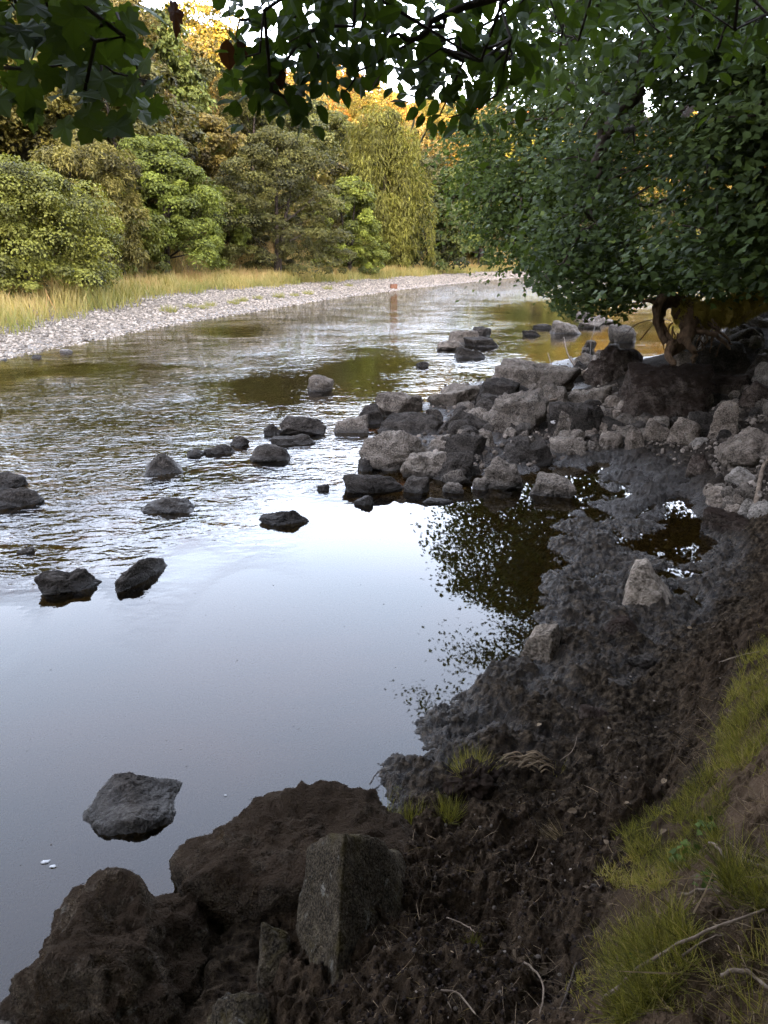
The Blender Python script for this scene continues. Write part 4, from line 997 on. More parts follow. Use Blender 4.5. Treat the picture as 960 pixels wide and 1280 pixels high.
# -- hazel-like tree over the viewer (top centre and right)
rs = RS(10)
SB = [([(286, 60), (300, 20), (330, -30), (470, -40), (480, 40), (420, 60), (440, 100), (400, 95), (380, 70), (350, 60), (310, 85)], 2.5, 3.2, 64),
      ([(282, 108), (300, 98), (345, 100), (375, 125), (365, 140), (310, 122)], 2.5, 2.7, 9),
      ([(470, -40), (560, -60), (540, 20), (560, 90), (520, 100), (500, 85), (478, 90)], 2.7, 3.4, 34),
      ([(560, 10), (640, 0), (650, 80), (600, 110), (560, 118), (550, 60)], 2.7, 3.6, 34),
      ([(560, 105), (610, 120), (626, 118), (570, 150), (545, 145)], 2.8, 3.0, 7),
      ([(630, -60), (960, -60), (960, 90), (860, 60), (760, 40), (690, 90), (640, 60)], 3.0, 4.6, 110)]
TH = tgt(SB, rs); px, py, dp = proj(TH)
gap = ((px-550)**2/42**2+(py-22)**2/16**2 < 1) | ((px-500)**2/16**2+(py-30)**2/12**2 < 1) | ((px-440)**2/12**2+(py-16)**2/9**2 < 1) | ((px-345)**2/12**2+(py-35)**2/16**2 < 1) | ((px-790)**2/24**2+(py-35)**2/16**2 < 1)
TH = TH[~gap]
over = np.array(offframe(380, ((-.6, 5.0), (-3, 2.7), (3.1, 6.5)), rs))
e = empty('hazel_tree', (2.1, -1.6, 1.0), 'tree with oval leaves hanging across the top centre and right', 'tree')
mb = grow([(2.1, -1.6, .7), (2.0, -1.2, 2.2), (1.6, -.4, 3.4)], np.vstack([over, TH]), .20, .0025, .05, rs=rs, power=.5, thin=.006)
sub(mb, 'branches', 'bark', e)
d1 = sprays(rs, TH, 9.5, .13, .062, LEAF_O, (.0, -.7, .6), (-.3, -.1, -.9), rnd=.5, flat=1.2, bright=0)
d1 = prune(d1, lambda px, py, dp, X: ((px < 280) & (px > 0)) | ((py > 158) & (px < 700)) | ((py > 112) & (px > 395) & (px < 500)) | ell(px, py, (550, 24, 30, 12), (500, 34, 10, 8), (440, 16, 8, 6), (345, 34, 8, 14), (395, 22, 6, 6), (615, 12, 12, 8), (575, 75, 7, 6)))
d2 = prune(sprays(rs, over, 30, .42, .14, LEAF_O, (0, 0, 1), (0, 0, -.3), rnd=.5), inframe)
sub(leafmesh('leaves', [np.concatenate(q) for q in zip(d1, d2)], LEAF_O, 'hazleaf', .95), 'leaves', 'hazleaf', e)
for pts, r in (([(628, -6), (560, 16), (520, 45), (486, 46)], (.014, .005)), ([(556, 22), (520, 50), (500, 62)], (.008, .003)), ([(480, 68), (455, 88), (425, 125)], (.006, .002)), ([(375, 55), (350, 80), (335, 92), (290, 100)], (.006, .002)), ([(284, -8), (288, 30), (284, 50)], (.0025, .001))):
    mb = MB(); mb.add(*tube(curve([PD(a, b, 2.75) for a, b in pts], 10, .006, rs), np.linspace(r[0], r[1], 10), 6)); sub(mb, 'twig', 'bark', e)
wl = [PD(283, 48, 2.6), PD(296, 52, 2.6), PD(350, 82, 2.6), PD(478, 92, 2.8)]; wf = [[0, 0, -1.], [.6, 0, -.7], [0, 0, -1], [-.2, 0, -1]]; ws = [.10, .05, .07, .06]
for i in range(4):
    sub(leafmesh('withered_leaf', [np.array([wl[i]]), norm(rs.normal(size=(1, 3))*.4+np.array([0, -1, .1])), np.array([wf[i]]), np.array([.2]), np.array([ws[i]])], LEAF_O, 'deadleaf', .8), 'withered_leaf', 'deadleaf', e)

# unseen trees added beside and behind the viewer to shade the bank
for i, (x, y, k, s) in enumerate([(9.5, 5.5, 2, 1.0), (6.5, -3.5, 4, 1.0), (3.0, -7.5, 0, 1.0), (-2.0, -9.5, 2, .95), (12.5, -1.0, 1, 1.1), (13.0, 8.5, 4, 1.2), (-7.0, -13, 4, 1.1), (1.5, -14, 1, 1.1)]):
    g = max(float(hbase(np.array([x]), np.array([y]))[0]), .2) if y > -3 else 1.0
    tree((x, y, g-.3), 'unseen green broadleaf tree added to shade the near bank', 'tree', PR[k][0], PR[k][1], (.05, .06, .02), 'unseen trees added to shade the near bank', s, 'broadleaf_tree', i*1.3)
# ------------------------------------------------------------------ far gravel bar and meadow
def stones_mesh(name, X, Y, Z, S, rs, mat, flat=.55, res=1):
    tV, tF = ICO[res]; n = len(X)
    Mx = frames(norm(rs.normal(size=(n, 3))*.25+np.array([0, 0, 1])), rs.normal(size=(n, 3)))
    Sc = np.stack([S*rs.uniform(.7, 1.3, n), S*rs.uniform(.7, 1.2, n), S*flat*rs.uniform(.7, 1.3, n)], 1)
    tv = tV*(1+.18*RS(3).normal(size=(len(tV), 1)))
    V, F = scatter(tv, tF, Mx, np.stack([X, Y, Z], 1), Sc)
    return mesh_np(name, V, F, mat, False, {'tint': np.repeat(rs.rand(n), len(tV))})
m, nt, out = newmat('gravel_stone'); N = NT(nt)
c = N.ramp(N.attr('tint').outputs['Fac'], [(0, (.06, .048, .036)), (.5, (.16, .130, .098)), (1, (.28, .235, .185))])
b = N.n('ShaderNodeBsdfPrincipled', i_Base_Color=c, i_Roughness=.85); N.l(b.outputs[0], out.inputs[0]); M['gravel'] = m
def along(rs, n, d0, d1, bias=1.0, y0=10, y1=125):
    """points on the far bank at a distance d0..d1 from the water's edge"""
    seg = np.diff(FAR, axis=0); L = np.linalg.norm(seg, axis=1); cum = np.concatenate([[0], np.cumsum(L)])
    ok0 = np.interp(y0, FAR[:, 1], cum); ok1 = np.interp(y1, FAR[:, 1], cum)
    t = rs.rand(n)**bias*(ok1-ok0)+ok0
    i = np.clip(np.searchsorted(cum, t)-1, 0, len(seg)-1); f = (t-cum[i])/L[i]
    p = FAR[i]+seg[i]*f[:, None]; dirn = seg[i]/L[i][:, None]; nn = np.stack([-dirn[:, 1], dirn[:, 0]], 1)
    q = p+nn*rs.uniform(d0, d1, n)[:, None]
    return q[:, 0], q[:, 1]
def gedge(x, y): return 1.5+.6*perlin(x*.25, y*.25, 3.)+.5*perlin(x*1.1, y*1.1, 6.)+2.6*sst(20, 34, y)
rs = RS(31)
x, y = along(rs, 80000, -.35, 6.5, 1.6); d = sdist(FAR, x, y)
k = (d < gedge(x, y)+1.2*rs.rand(len(x))); x, y = x[k], y[k]
sz = .022+.055*rs.rand(len(x))**3; z = hfull(x, y)
link('gravel', stones_mesh('gravel', x, y, z+sz*.2, sz, rs, M['gravel']), kind='stuff')
def blades(name, X, Y, Z, L, W, rs, mat, tint, lean=.35, parent=None, lying=0.0, dirb=None, kind='stuff'):
    n = len(X); d = rs.normal(size=(n, 3))*lean; d[:, 2] = 1
    if dirb is not None: d += np.asarray(dirb)
    if lying: d[:, 2] *= (1-lying)
    d = norm(d); s = norm(np.cross(d, rs.normal(size=(n, 3)))); b = np.cross(d, s)
    Mx = np.stack([s, b, d], 2)
    V, F = scatter(BLADE[0], BLADE[1], Mx, np.stack([X, Y, Z], 1), np.stack([W, L*.45, L], 1))
    me = mesh_np(name, V, F, M[mat], False, {'tint': np.repeat(tint, len(BLADE[0]))})
    o = link(name, me, parent)
    if kind: o['kind'] = kind
    return o
rs = RS(32)
x, y = along(rs, 120000, .5, 13, 1.5); d = sdist(FAR, x, y); g = gedge(x, y)
patch = perlin(x*.35, y*.35, 12.)
k = (d > g+.1) & (rs.rand(len(x)) < np.clip((d-g)*1.2, .15, 1)) & ((patch > -.42) | (d > g+1.2)); x, y, d, g, patch = x[k], y[k], d[k], g[k], patch[k]
n = len(x); green = sst(2.6, .2, d-g+1.3*perlin(x*.6, y*.6, 2.))
tint = np.clip(.62-.5*green+.3*perlin(x*.5, y*.5, 5.)+.12*rs.normal(size=n)+.12, 0, 1)
L = (.42+.42*rs.rand(n))*(1+.5*patch)*(.6+.4*np.clip((d-g), 0, 1))*(1+sst(5, 9, d-g)*.5)
blades('meadow_grass', x, y, hfull(x, y)-.03, L, (.012+.010*rs.rand(n))*(1+y/45), rs, 'meadow', tint, .28)
# scattered weeds on the gravel bar: tufts one can count
rs = RS(33)
def tuft_mesh(seed, n=160, L=.45, R=.35, mat='meadow', t0=.0, t1=.35, w=.016, lean=.5):
    rs = RS(seed); a = rs.rand(n)*6.28; r = R*rs.rand(n)**.6; X, Y = r*np.cos(a), r*np.sin(a)
    d = np.stack([X/R*lean+rs.normal(size=n)*.22, Y/R*lean+rs.normal(size=n)*.22, np.ones(n)], 1); d = norm(d)
    s = norm(np.cross(d, rs.normal(size=(n, 3)))); Mx = np.stack([s, np.cross(d, s), d], 2); Ls = L*(.4+.7*rs.rand(n))
    V, F = scatter(BLADE[0], BLADE[1], Mx, np.stack([X, Y, -.02+0*X], 1), np.stack([np.full(n, w), Ls*.35, Ls], 1))
    return mesh_np('weed_tuft', V, F, M[mat], False, {'tint': np.repeat(rs.uniform(t0, t1, n), 7)})
TM = [tuft_mesh(i) for i in range(3)]
for i, (px, py) in enumerate([(238, 385), (262, 383), (292, 380), (322, 374), (349, 372), (368, 370), (254, 386), (210, 390), (385, 368), (302, 377), (410, 362), (436, 358)]):
    p = ground(px, py, .4); o = link('weed_tuft', TM[i % 3]); o.location = p; o.rotation_euler.z = i; s = .55+.35*rs.rand(); o.scale = (s, s, s*.8)
    o['label'] = 'green weed tuft growing out of the far gravel bar'; o['category'] = 'plant'; o['group'] = 'weed tufts on the gravel bar'
# rusty box-like block on the gravel bar
p = ground(492, 361, .3)
def carton(loc, s, rz):
    bm = bmesh.new(); bmesh.ops.create_cube(bm, size=1); bmesh.ops.scale(bm, vec=s, verts=bm.verts)
    bmesh.ops.bevel(bm, geom=bm.edges[:], offset=.02, segments=2, affect='EDGES')
    for v in bm.verts: v.co.x += .05*v.co.z; v.co.z += .04*v.co.x
    me = bpy.data.meshes.new('block'); bm.to_mesh(me); bm.free(); me.materials.append(M['twigred']); o = link('block', me); o.location = loc; o.rotation_euler.z = rz; return o
M['twigred'] = barkmat('weathered_red_brown', (.09, .040, .022), (.17, .085, .05))
o = carton(tuple(p+np.array([0, 0, .14])), (.46, .3, .34), .3); o['label'] = 'small reddish-brown block standing on the far gravel bar'; o['category'] = 'block'
# big stones of the gravel bar edge at the left
for (a, b, w, lb) in ((45, 447, 13, 'dark stone at the left waterline of the gravel bar'), (83, 441, 16, 'pale flat stone in the water off the gravel bar'), (6, 450, 9, 'white stone at the left end of the gravel bar')):
    R((a-w/2, b-w*.32, a+w/2, b), lb, 'rock_dark' if 'dark' in lb else 'rock_pale', .6, cat='stone', hmin=.03, base=.0)

# ------------------------------------------------------------------ mossy fallen trunk and its roots
rs = RS(51)
e = empty('fallen_trunk', tuple(PD(850, 400, 9.35)), 'fallen mossy trunk lying across the right bank with its tangled roots', 'log')
mb = MB(); path = curve([PD(846, 388, 9.25), PD(880, 393, 9.35), PD(915, 388, 9.55), (5.0, 9.9, 1.64), (6.4, 10.6, 1.75)], 26, .012, rs)
rr = np.linspace(.145, .19, 26)*(1+.07*rs.normal(size=26)); mb.add(*tube(path, rr, 16, rough=.05, rs=rs)); sub(mb, 'trunk', 'bark_moss', e)
# moss shag on the log
n = 16000; t = rs.rand(n)*25; i = t.astype(int).clip(0, 24); f = (t-i)[:, None]; c0 = path[i]*(1-f)+path[i+1]*f; a = rs.rand(n)*6.28
nn = np.stack([0*a, -np.cos(a), np.sin(a)], 1); c1 = c0+nn*(np.interp(t, np.arange(26), rr)[:, None]*.97)
dr = norm(nn*.6+np.array([0, 0, -.5])+rs.normal(size=(n, 3))*.35); s = norm(np.cross(dr, rs.normal(size=(n, 3))))
Vv, Ff = scatter(BLADE[0], BLADE[1], np.stack([s, np.cross(dr, s), dr], 2), c1, np.stack([np.full(n, .006), np.full(n, .02), .03+.05*rs.rand(n)**2], 1))
sub(mesh_np('moss', Vv, Ff, M['mosshair'], False, {'tint': np.repeat(np.clip(.5+.4*perlin(c1[:, 0]*4, c1[:, 1]*4, c1[:, 2]*4)+.2*rs.normal(size=n), 0, 1), 7)}), 'moss', 'mosshair', e)
def rootp(pts, r0, r1, n=12, wob=.012):
    mb = MB(); mb.add(*tube(curve([PD(a, b, c) for a, b, c in pts], n, wob, rs), np.linspace(r0, r1, n), 9, rough=.10, rs=rs)); return sub(mb, 'root', 'root', e)
rootp([(852, 385, 9.25), (862, 405, 9.15), (855, 425, 9.05), (838, 440, 8.95)], .13, .06)
rootp([(850, 378, 9.25), (834, 372, 9.15), (822, 382, 9.05), (820, 405, 9.05), (832, 428, 8.95)], .075, .035)
rootp([(840, 380, 9.25), (826, 390, 9.15), (830, 410, 9.10), (846, 432, 8.95)], .05, .03)
rootp([(822, 380, 9.05), (810, 376, 8.95), (803, 378, 8.95)], .03, .008)
rootp([(858, 410, 9.15), (880, 414, 9.05), (900, 422, 9.05), (912, 436, 9.05)], .045, .015)
rootp([(880, 402, 9.25), (898, 412, 9.15), (915, 430, 9.15)], .03, .01)
rootp([(893, 400, 9.35), (895, 415, 9.25), (889, 430, 9.15)], .02, .008)
rootp([(843, 430, 8.95), (836, 445, 8.85), (844, 455, 8.75)], .06, .03)
rootp([(856, 425, 8.95), (868, 440, 8.85), (866, 452, 8.85)], .05, .02)
for _ in range(16):
    a = rs.uniform(822, 905); b = rs.uniform(398, 420); rootp([(a, b, 9.15), (a+rs.uniform(-9, 9), b+rs.uniform(8, 18), 9.05), (a+rs.uniform(-16, 16), b+rs.uniform(18, 34), 9.05)], .012, .004, 8, .008)

# ------------------------------------------------------------------ driftwood, sticks
def stick(pts, r0, r1, label, cat='stick', name='stick', mat='twig', n=14, wob=.0012, lift=.008, forks=()):
    mb = MB()
    def w(pts): return [ground(a, b, .2)+np.array([0, 0, c+lift]) for a, b, c in pts]
    mb.add(*tube(curve(w(pts), n, wob, rs), np.linspace(r0, r1, n), 6, rough=.06, rs=rs))
    for f in forks: mb.add(*tube(curve(w(f), 8, wob, rs), np.linspace(r1*1.1, r1*.4, 8), 5))
    me = mb.mesh(name, M[mat], True); co = np.empty(len(me.vertices)*3, np.float32); me.vertices.foreach_get('co', co); co = co.reshape(-1, 3)
    c = co.mean(0); c[2] = co[:, 2].min(); me.vertices.foreach_set('co', (co-c).ravel()); o = link(name, me); o.location = c
    o['label'] = label; o['category'] = cat; return o
rs = RS(52)
stick([(943, 642, .0), (947, 618, .04), (951, 600, .10), (958, 592, .13)], .022, .016, 'bare pale stick leaning under the layered pinkish boulder')
stick([(738, 478, .12), (736, 455, .35), (741, 430, .62), (728, 415, .85)], .010, .004, 'thin bare twig standing up from the top of the spit', mat='bark')
stick([(722, 480, .2), (708, 462, .3), (703, 446, .42)], .022, .010, 'pale bent driftwood branch beside the thin bare twig', forks=([(712, 466, .3), (720, 476, .25), (735, 482, .2)],))
stick([(712, 478, .16), (728, 482, .2), (738, 472, .22), (742, 462, .25)], .045, .03, 'curved grey driftwood bough left of the paper scrap', mat='twig')
stick([(684, 454, .2), (687, 462, .15), (692, 468, .1)], .010, .005, 'short pale twig on the ridge rock')
stick([(660, 533, .22), (680, 529, .26), (694, 527, .28)], .022, .018, 'pale straight stick lying by the upright pointed stone')
stick([(795, 470, .5), (818, 452, .6), (835, 437, .66)], .010, .006, 'pale stick lying up the brown hump towards the log roots')
stick([(770, 470, .5), (790, 455, .6), (815, 450, .6)], .008, .005, 'darker stick crossing the brown hump', mat='bark')
stick([(868, 798, .0), (885, 793, .02), (905, 786, .05), (930, 830, .05)][:3], .003, .002, 'short straw on the dark soil left of the grassy edge')
stick([(893, 836, .02), (920, 832, .04), (946, 829, .05)], .0035, .002, 'long pale straw lying over the edge of the grassy bank')
stick([(469, 1188, .0), (466, 1210, .0), (470, 1232, .0)], .0075, .007, 'stubby grey stick beside the wedge boulder', wob=.0005)
stick([(528, 1226, .0), (548, 1245, .012), (572, 1250, .012), (594, 1275, .01)], .0032, .002, 'forked straw-coloured twig at the bottom of the soil', forks=([(535, 1233, .0), (547, 1255, .01), (543, 1272, .0)], [(548, 1245, .0), (560, 1262, .01), (566, 1268, .0)]))
stick([(655, 1208, .005), (668, 1222, .012), (679, 1242, .01), (674, 1275, .01)], .003, .002, 'thin curved twig on the bare earth ledge')
stick([(558, 1150, .0), (580, 1162, .01), (594, 1172, .01)], .002, .0015, 'straight straw leading to the little green seedling')
stick([(606, 1106, .0), (604, 1090, .005)], .003, .002, 'tiny upright straw piece on the soil')
stick([(720, 1215, .02), (700, 1270, .01), (690, 1290, .0)], .003, .002, 'dark twig near the foot of the bank', mat='bark')
stick([(752, 1262, .02), (800, 1240, .06), (870, 1212, .08), (948, 1174, .06)], .0042, .0025, 'long pale stem lying slantwise over the grassy bank', forks=([(848, 1225, .05), (880, 1200, .04), (905, 1188, .03)],))
stick([(898, 1241, .03), (925, 1234, .03), (958, 1252, .02)], .0045, .003, 'stout straw stalk at the right edge of the bank')
stick([(850, 1130, .02), (880, 1130, .03), (900, 1135, .03)], .0035, .002, 'thin pale stalk across the middle of the bank')
stick([(884, 1070, .03), (895, 1082, .04), (905, 1098, .03)], .004, .003, 'short thick straw above the thin pale stalk')
stick([(924, 1090, .03), (945, 1100, .03), (975, 1112, .03)], .004, .003, 'pale flat stalk at the right edge above the grass clump')
stick([(700, 955, .01), (715, 945, .02), (720, 930, .03)], .002, .001, 'tiny bent twig near the curled dead stalks')
stick([(462, 985, .01), (472, 975, .03), (482, 968, .02)], .003, .0015, 'short dark twig poking over the pool from the mud corner', mat='bark', forks=([(470, 977, .02), (474, 983, .02)],))

# paper scrap and white bits
def scrap(px, py, s, label, lift=.1, seed=1, name='paper_scrap', cat='litter'):
    rs = RS(seed); D, F = ICO[2]; V = D*np.array([s, s*.5, s*.6])*(1+.35*rs.normal(size=(len(D), 1)))
    m, nt, out = newmat('white_litter'); N = NT(nt); b = N.n('ShaderNodeBsdfPrincipled', i_Roughness=.6); b.inputs['Base Color'].default_value = (.4, .37, .35, 1); N.l(b.outputs[0], out.inputs[0])
    o = link(name, mesh_np(name, V, F, m, False)); o.location = ground(px, py, .2)+np.array([0, 0, lift]); o['label'] = label; o['category'] = cat
scrap(756, 478, .10, 'crumpled whitish paper scrap caught by the brown hump', .36, 1)
scrap(692, 541, .045, 'small bluish-white scrap beside the upright pointed stone', .14, 3)

# ------------------------------------------------------------------ grass and litter by the viewer
def region(poly, n, rs):
    q = np.array(inpoly(poly, rs, n)); out = []
    z = np.full(n, .5)
    for _ in range(14):
        d = np.stack([(q[:, 0]-480)/FPX, cp+(640-q[:, 1])/FPX*sp, -sp+(640-q[:, 1])/FPX*cp], 1); t = (z-CH)/d[:, 2]; X, Y = d[:, 0]*t, d[:, 1]*t
        z = z+(np.maximum(hbase(X, Y), 0)-z)*.6
    return X, Y, hfull(X, Y)
rs = RS(71)
G = [([(900, 980), (955, 960), (962, 800), (935, 830), (905, 885), (890, 950)], 9000, .060, .45),
     ([(785, 1080), (770, 1060), (820, 1010), (880, 990), (910, 985), (905, 1040), (890, 1085), (840, 1100)], 9000, .055, .25),
     ([(755, 1090), (800, 1075), (850, 1100), (820, 1125), (770, 1130), (745, 1120)], 2600, .045, .8),
     ([(905, 1150), (900, 1110), (965, 1095), (1010, 1110), (1000, 1160)], 3200, .10, .18),
     ([(765, 1280), (745, 1230), (790, 1170), (850, 1165), (875, 1200), (850, 1240), (800, 1290)], 6500, .085, .28),
     ([(860, 1000), (960, 960), (1100, 900), (1100, 800), (960, 790), (930, 820)], 6000, .07, .5),
     ([(700, 1230), (760, 1160), (800, 1150), (780, 1280), (730, 1290)], 1000, .04, .7),
     ([(820, 1280), (960, 1180), (1100, 1100), (1100, 1290)], 2600, .07, .6)]
Xs, Ys, Zs, Ls, Ts = [], [], [], [], []
for poly, n, L, t in G:
    X, Y, Z = region(poly, n, rs); cl = perlin(X*14, Y*14, 1.); k = rs.rand(n) < np.clip(.42+cl*1.5, .03, 1); X, Y, Z = X[k], Y[k], Z[k]; n = len(X)
    Xs.append(X); Ys.append(Y); Zs.append(Z); Ls.append(L*(.35+.8*rs.rand(n))*(1+.5*cl[k])); Ts.append(np.clip(t+.12+.3*rs.normal(size=n)+.25*perlin(X*8, Y*8, 4.), 0, 1))
X, Y, Z, L, T = [np.concatenate(q) for q in (Xs, Ys, Zs, Ls, Ts)]
blades('bank_grass', X, Y, Z-.004, L, .0011+.0012*rs.rand(len(X)), rs, 'bankgrass', T, .55, dirb=(-.25, -.15, 0))
# dead straw and root threads strewn over bank and soil
Xs = []
for poly, n in (([(790, 1280), (745, 1130), (850, 1040), (890, 880), (960, 800), (1100, 800), (1100, 1290)], 5200), ([(500, 1060), (620, 1000), (820, 900), (880, 900), (750, 1120), (735, 1290), (400, 1290), (460, 1120)], 1500), ([(840, 950), (905, 880), (880, 1000)], 350)):
    Xs.append(np.stack(region(poly, n, rs), 1))
Q = np.concatenate(Xs); n = len(Q)
blades('dead_grass_litter', Q[:, 0], Q[:, 1], Q[:, 2]+.001, (.012+.075*rs.rand(n)**2.2), .0009+.0014*rs.rand(n)**2, rs, 'straw', np.clip(rs.rand(n)**1.5, 0, 1), 1.2, lying=.80)
# larger withered reed leaves on the bank
Q = np.stack(region([(860, 1280), (850, 1080), (960, 1020), (1050, 1000), (1050, 1290)], 130, rs), 1); n = len(Q)
blades('withered_reeds', Q[:, 0], Q[:, 1], Q[:, 2]+.006, .05+.09*rs.rand(n), .0018+.0022*rs.rand(n), rs, 'straw', rs.uniform(.2, .9, n), 1.2, lying=.72)
# clods and crumbs of soil
m, nt, out = newmat('soil_crumb'); N = NT(nt)
c = N.ramp(N.attr('tint').outputs['Fac'], [(0, (.008, .0055, .0042)), (.93, (.026, .018, .014)), (1, (.08, .065, .05))])
b = N.n('ShaderNodeBsdfPrincipled', i_Base_Color=c, i_Roughness=.9); b.inputs['Specular IOR Level'].default_value = .1; N.l(b.outputs[0], out.inputs[0]); M['crumb'] = m
X, Y, Z = region([(480, 1060), (600, 980), (860, 860), (880, 900), (750, 1120), (735, 1290), (380, 1290), (440, 1120)], 5000, rs)
sz = .0015+.0055*rs.rand(len(X))**4; link('soil_crumbs', stones_mesh('soil_crumbs', X, Y, Z+sz*.3, sz, rs, M['crumb'], .8), kind='stuff')
# tufts standing on their own
def tuft(px, py, n, L, R, t0, t1, label, mat='bankgrass', seed=1, cat='grass tuft', lean=.6, w=.0016, tilt=(0, 0), lift=0.0):
    o = link('grass_tuft', tuft_mesh(seed, n, L, R, mat, t0, t1, w, lean)); p = ground(px, py, .2); o.location = p+np.array([0, 0, lift]); o.rotation_euler = (tilt[0], tilt[1], 0)
    o['label'] = label; o['category'] = cat
# earth clump that carries the tuft
p = ground(592, 1000, .2)
V, F, D = rock_verts(301, 5, None, rnd=5, kind='round'); V = add_noise(V*np.array([.115, .10, .085]), D, .2, 301, 2.4)
V -= norm(V)*((fbm(V[:, 0]*22, V[:, 1]*22, V[:, 2]*22, 3, 5, .6, 1)-.4)*.022)[:, None]
m, nt, out = newmat('dark_turf'); N = NT(nt); pos = N.n('ShaderNodeNewGeometry').outputs['Position']; nz = N.noise(pos, 40, 6, .7)
b = N.n('ShaderNodeBsdfPrincipled', i_Base_Color=N.ramp(nz, [(.3, (.004, .003, .002)), (.7, (.026, .017, .012))]), i_Roughness=.95, i_Normal=N.n('ShaderNodeBump', i_Height=nz, i_Strength=.9, i_Distance=.01).outputs[0]); N.l(b.outputs[0], out.inputs[0]); b.inputs['Specular IOR Level'].default_value = .05; M['turf'] = m
o = link('turf_clump', mesh_np('turf_clump', V, F, m, True)); o.location = p+np.array([0, .03, .055]); o['label'] = 'dark lump of turf with a hollow side, carrying the tallest tuft'; o['category'] = 'turf clump'
tuft(588, 985, 300, .11, .065, .3, 1., 'tallest yellow-green tuft growing on the dark lump of turf', seed=81, lift=.09)
tuft(560, 1015, 220, .085, .045, .1, .6, 'green tuft left of the dark lump of turf', seed=82)
tuft(512, 1022, 200, .09, .05, .1, .6, 'green tuft by the end of the flat-topped mossy boulder', seed=83)
tuft(478, 1030, 34, .16, .03, .2, 1., 'sparse long dry stems beside the flat-topped mossy boulder', seed=84, w=.002, lean=.8)
tuft(688, 1050, 260, .085, .05, .0, .8, 'pale brown tuft of dead grass combed to the left on the soil', 'straw', seed=85, tilt=(-.3, -1.0), w=.0014, lean=.35)
tuft(592, 1175, 50, .035, .02, .0, .3, 'tiny green seedling alone on the dark soil', seed=86)
tuft(705, 1108, 60, .03, .03, .3, 1., 'low tan wisp of dead grass on the soil', 'straw', seed=87, lean=1.6)
tuft(500, 985, 26, .04, .02, .2, .6, 'few green blades at the corner of mud and boulder', seed=88)
tuft(757, 1122, 50, .03, .03, .75, 1., 'small yellow-green herb at the foot of the bank', seed=89, lean=1.2, w=.004)
tuft(696, 970, 14, .10, .01, .6, 1., 'single thin yellow blades upright near the curled dead stalks', seed=90, lean=.2)
# curled dead stalks beside the tuft
rs = RS(55)
mb = MB(); c = ground(660, 965, .2)+np.array([0, 0, .02])
for i in range(44):
    a = c+np.array([rs.uniform(-.075, .085), rs.uniform(-.03, .05), rs.uniform(0, .035)]); t = rs.uniform(-.5, .5); L = rs.uniform(.02, .045)
    d = np.array([cos(t), sin(t), 0]); q = [a-d*L, a+np.array([0, 0, L*.5]), a+d*L+np.array([0, 0, -.004])]
    v, T_, Q_ = tube(curve(q, 7), np.linspace(.0035, .002, 7), 5); mb.add(v, T_, Q_, rs.uniform(.3, 1))
me = mb.mesh('curled_stalks', M['straw']); o = link('curled_stalks', me); o['label'] = 'heap of curled pale dead stalks right of the tallest tuft'; o['category'] = 'dead stalks'
co = np.empty(len(me.vertices)*3, np.float32); me.vertices.foreach_get('co', co); me.vertices.foreach_set('co', (co.reshape(-1, 3)-c.astype(np.float32)).ravel()); o.location = c
# small leafy herbs on the bank
def herb(px, py, label, seed, s=.02):
    rs = RS(seed); n = 26; a = rs.rand(n)*6.28; r = rs.rand(n)*s*1.6
    c0 = np.stack([r*np.cos(a), r*np.sin(a), s*.5+rs.rand(n)*s], 1); nn = norm(rs.normal(size=(n, 3))*.4+np.array([0, 0, 1])); f = np.stack([np.cos(a), np.sin(a), 0*a+.1], 1)
    V, F = scatter(LEAF_S[0], LEAF_S[1], frames(nn, f), c0, s*(.5+.5*rs.rand(n)))
    o = link('herb', mesh_np('herb', V, F, M['herb'], False, {'tint': np.repeat(rs.rand(n)*.8, 8)})); o.location = ground(px, py, .5); o['label'] = label; o['category'] = 'plant'
M['herb'] = leafmat('herb_leaf', (.03, .045, .008), (.08, .115, .026), .3, spec=.04)
herb(886, 1044, 'small grey-green lobed herb at the top of the grassy patch', 1)
herb(855, 1080, 'spreading grey-green herb in the lower part of the grassy patch', 2, .024)
herb(887, 1112, 'single small lobed herb below the grassy patch', 3, .018)
herb(806, 1210, 'grey-green herb in the lowest tuft of the bank', 4, .02)
# broken bits of foam drifting on the pool
m, nt, out = newmat('foam'); N = NT(nt); b = N.n('ShaderNodeBsdfPrincipled', i_Roughness=.7); b.inputs['Base Color'].default_value = (.30, .30, .30, 1); N.l(b.outputs[0], out.inputs[0])
rs = RS(61)
for px, py, s, lb in ((57, 1077, .010, 'larger fleck of foam drifting near the left mossy boulder'), (66, 1083, .007, 'smaller fleck of foam just right of the larger one'), (282, 994, .004, 'tiny dark speck floating before the flat-topped mossy boulder')):
    D, F = ICO[2]; V = D*np.array([s*1.7, s, s*.25])*(1+.2*rs.normal(size=(len(D), 1))); o = link('foam_fleck', mesh_np('foam_fleck', V, F, m, True)); o.location = P(px, py, .002); o['label'] = lb; o['category'] = 'foam'

